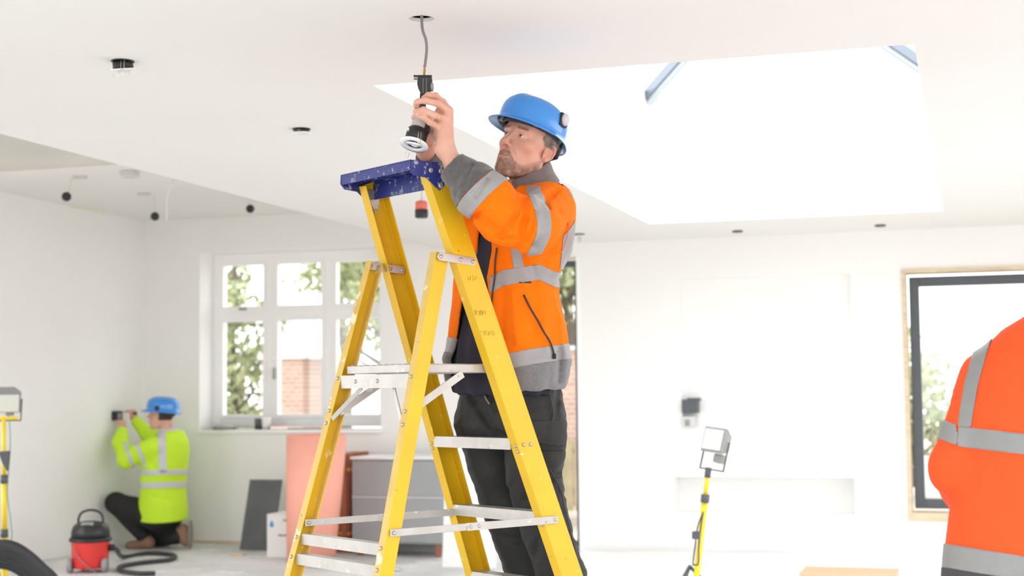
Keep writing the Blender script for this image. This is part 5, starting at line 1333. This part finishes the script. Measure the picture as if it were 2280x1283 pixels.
fb2 = lambda P: smin(seg(P, L(404, 1190, .02), L(407, 1196, .02), .055, .055), seg(P, L(407, 1180, .02), L(416, 1206, .02), .05, .042), .03)
q, r = sdf_mesh(lambda P: flo(P, fb2), L(370, 1245, -.2), L(450, 1140, .25), .009); bt2 = G.put('boot', q, r, bt_, kn)
so_ = lambda P: ell(P, L(424, 1190, .02), (.022, .125, .055)); q, r = sdf_mesh(lambda P: flo(P, so_), L(400, 1245, -.15), L(450, 1130, .2), .008); G.put('sole', q, r, sl_, bt2)
p1 = at(297, 921, 12.53); p0 = at(287, 917, 12.56)
tag(obj('screwdriver', tube([p1+R*.03, p1, p0, p0-R*.045], [.012, .012, .004, .003], 10), M['black']), 'small black screwdriver in the hand of the kneeling worker', 'tool')

# ================================================================ WORKER AT THE RIGHT, SEEN FROM BEHIND
G2 = Fig(3.85, (0, 0, 0)); L = G2.L
pb = at(2330, 1300, 3.9); G2.base = np.array([pb[0], pb[1], 0]); fl_y = lambda P: O[2]+P[:, 0]*R[2]+P[:, 1]*U[2]+(G2.D-P[:, 2])*F[2]
bk = thing('person', 'worker seen from behind in orange red hi-vis jacket near the dark window', 'person', G2.base)
ol, of_ = np.array([.94, 0, .34]), np.array([.34, 0, -.94])
OY = [L(0, y)[1] for y in (690, 735, 790, 850, 1000, 1150, 1250, 1330)]; OX = [L(x, 0)[0] for x in (2395, 2378, 2362, 2352, 2342, 2322, 2316, 2312)]
OA = [.10, .165, .205, .225, .235, .235, .24, .245]; OB = [.09, .12, .14, .155, .165, .165, .17, .17]
hd2 = L(2445, 600, -.12); H2 = headpose(math.radians(165), math.radians(-20), 0)
Lsh, Lel, Lwr = L(2205, 850, -.05), L(2130, 1045, -.04), L(2175, 1140, -.30)
Rsh, Rel, Rwr = L(2520, 850, .05), L(2590, 1050, -.02), L(2480, 1140, -.30)
hipc = L(2315, 1380, 0)
def drop(px, py, z, h_):   # point with a given height above the floor under (px, py, z)
    p = L(px, py, z); w_ = O[2]+p[0]*R[2]+p[1]*U[2]+(G2.D-p[2])*F[2]; return p+np.array([0, 1, 0])*(h_-w_)/U[2]
K2 = [[drop(2235, 1380, 0, .92), drop(2240, 1380, -.03, .50), drop(2240, 1380, .02, .08)], [drop(2400, 1380, 0, .92), drop(2410, 1380, -.03, .50), drop(2405, 1380, .02, .08)]]
def obody(P):
    d = smin(head((P-hd2)@H2), seg(P, hd2+np.array([0, -.05, .02]), L(2390, 760, 0), .055, .065), .02)
    d2, _ = loft(P, OY, OX, [0]*8, [a-.03 for a in OA], [b-.03 for b in OB], ol, of_, .02); d = smin(d, d2, .03)
    for a, b, c in ((Lsh, Lel, Lwr), (Rsh, Rel, Rwr)):
        d = smin(d, chain(P, [a, b, c], [.045, .036, .026], .02), .02); hnd = c+np.array([.01, .03, -.07])
        d = smin(d, seg(P, c, hnd, .028, .036), .02)
        for k in range(4): s = hnd+np.array([-.024+.016*k, .01, -.02]); d = smin(d, chain(P, [s, s+np.array([0, .004, -.035]), s+np.array([0, -.022, -.048])], [.0095, .009, .008], .004), .006)
        d = smin(d, chain(P, [hnd+np.array([.03, 0, 0]), hnd+np.array([.04, .02, -.035])], [.012, .010], .005), .008)
    for k in K2: d = smin(d, chain(P, k, [.08, .055, .04], .02), .03)
    return d
v, f = sdf_mesh(obody, np.array([L(2000, 0, .3)[0], L(0, 2000, .3)[1]-.2, -.55]), L(2750, 450, .32), .011); G2.put('body', v, f, MM['skin'], bk)
hs2 = (v-hd2)@H2; h_f = np.where(np.linalg.norm(v-hd2, axis=1) < .16, np.minimum(-(hs2[:, 1]-.03), hs2[:, 2]+.045), -1); q, r = clip(v, f, h_f, .006); G2.put('hair', q, r, mat('brown_hair', (.08, .05, .035), .7), bk)
q = np.asarray(sv)@H2.T+hd2+np.array([.0, .055, .02]); G2.put('hard_hat', q, sf_2, MM['hat'], bk, .004)
def ojack(P):
    d, th = loft(P, OY, OX, [0]*8, OA, OB, ol, of_, .015, 2.4)
    for a, b, c in ((Lsh, Lel, Lwr), (Rsh, Rel, Rwr)): d = smin(d, chain(P, [a, b, c], [.080, .068, .058], .03)+.002*wob(P, 25, 3), .020)
    for ln, w_, a_ in (([L(2165, 1010, .2), L(2140, 1100, .2), L(2120, 1200, .2)], .016, .010), ([L(2185, 1020, .2), L(2165, 1120, .2), L(2155, 1200, .2)], .018, -.006), ([L(2215, 870, .2), L(2170, 960, .2)], .018, .006),
                       ([L(2195, 790, .12), L(2160, 880, .12), L(2136, 990, .1), L(2118, 1080, .08), L(2108, 1130, .05)], .012, .011), ([L(2250, 1040, .2), L(2235, 1190, .2)], .025, .004), ([L(2145, 780, .1), L(2120, 900, .1)], .02, .0)):
        d = d+fold(P, ln, w_, a_*1.8)
    return d+.005*wob(P, 14, 6)
v, f = sdf_mesh(ojack, np.array([L(2020, 0, .34)[0], L(0, 1360, 0)[1], -.5]), L(2780, 640, .34), .0075); v = smooth(v, f, 1, .4)
oj = G2.put('jacket', v, f, mat('orange_red_fleece', (1.0, .085, .010), .85, var=.05, scale=20, bump=.06, bscale=200), bk)
gx, gy = G2.pix(v); gz = v[:, 2]
s_, d_l, _ = sl_par(v, [Lsh, Lel, Lwr]); arm = (gx < np.interp(gy, [780, 870, 1000, 1120], [2190, 2150, 2128, 2112])) & (d_l < .1)
st2 = mat('grey_reflective_tape', (.25, .25, .245), .5, var=.06, scale=25)
hb = np.interp(gx, [2100, 2150, 2280, 2600], [965, 974, 989, 1010]); bb = np.interp(gx, [2090, 2120, 2280, 2600], [1236, 1240, 1266, 1290])
xs_ = np.interp(gy, [740, 790, 860, 930, 1000], [2200, 2182, 2163, 2151, 2142])
for nm, fld in (('reflective_strip', np.where(~arm & (gz > -.06), 23-np.abs(gy-hb), -9.)), ('reflective_strip', np.where((gy > 1150) & ~arm, 27-np.abs(gy-bb), -9.)),
            ('reflective_strip', np.where((arm | (d_l < .085)) & (gx < 2132), 23-np.abs((gy-960)-(gx-2105)*.35), -9.)),
            ('reflective_strip', np.where((gy > 740) & (gy < 952) & (gz > -.06), 15-np.abs(gx-xs_), -9.))):
    q, r = clip(v, f, np.asarray(fld, float)/855, .0025)
    if r: G2.put(nm, q, r, st2, oj, .003)
q, r = clip(v, f, np.where(gy > 1200, gy-bb-27, -9.)/855, .003); G2.put('hem_band', q, r, mat('dark_hem', (.06, .06, .065), .9), oj, .004)
def otrs(P):
    d, _ = loft(P, [L(0, 1300)[1], drop(2300, 1380, 0, .80)[1]], [L(2314, 0)[0], L(2320, 0)[0]], [0, 0], [.19, .19], [.15, .15], ol, of_, .03)
    for k in K2: d = smin(d, chain(P, [k[0], k[1], k[2]+np.array([0, .03, 0])], [.10, .085, .075], .02), .04)
    return d+.004*wob(P, 14, 2)
q, r = sdf_mesh(otrs, L(2050, 2000, -.3), L(2600, 1270, .3), .012); G2.put('trousers', q, r, MM['trouser'], bk)
for k in K2:
    bo = lambda P, k=k: smax(smin(seg(P, k[2], k[2]+np.array([0, -.03, 0]), .058, .055), seg(P, k[2]+np.array([0, -.03, 0]), k[2]+np.array([.03, -.035, -.16]), .052, .045), .03), -fl_y(P)+.003, .006)
    q, r = sdf_mesh(bo, k[2]-[.12, .15, .30], k[2]+[.15, .15, .12], .009); G2.put('boot', q, r, MM['boot'], bk)
# ---------------------------------------------------------------- groups of repeats
for key, grp in (('ceiling_downlight', 'half fitted downlights in the ceiling'), ('recessed_downlight', 'small recessed downlights over the recess wall'), ('hanging_cable_end', 'capped cable ends hanging from the raised ceiling'),
                 ('socket_box', 'socket boxes at the wall recess'), ('garden_tree', 'trees and shrubs outside the windows'), ('floodlight_stand', 'yellow floodlights on stands'), ('tape_strip', 'yellow tape strips high on the walls')):
    for o in [q for q in bpy.data.objects if q.parent is None and q.name.split('.')[0] == key]: o['group'] = grp
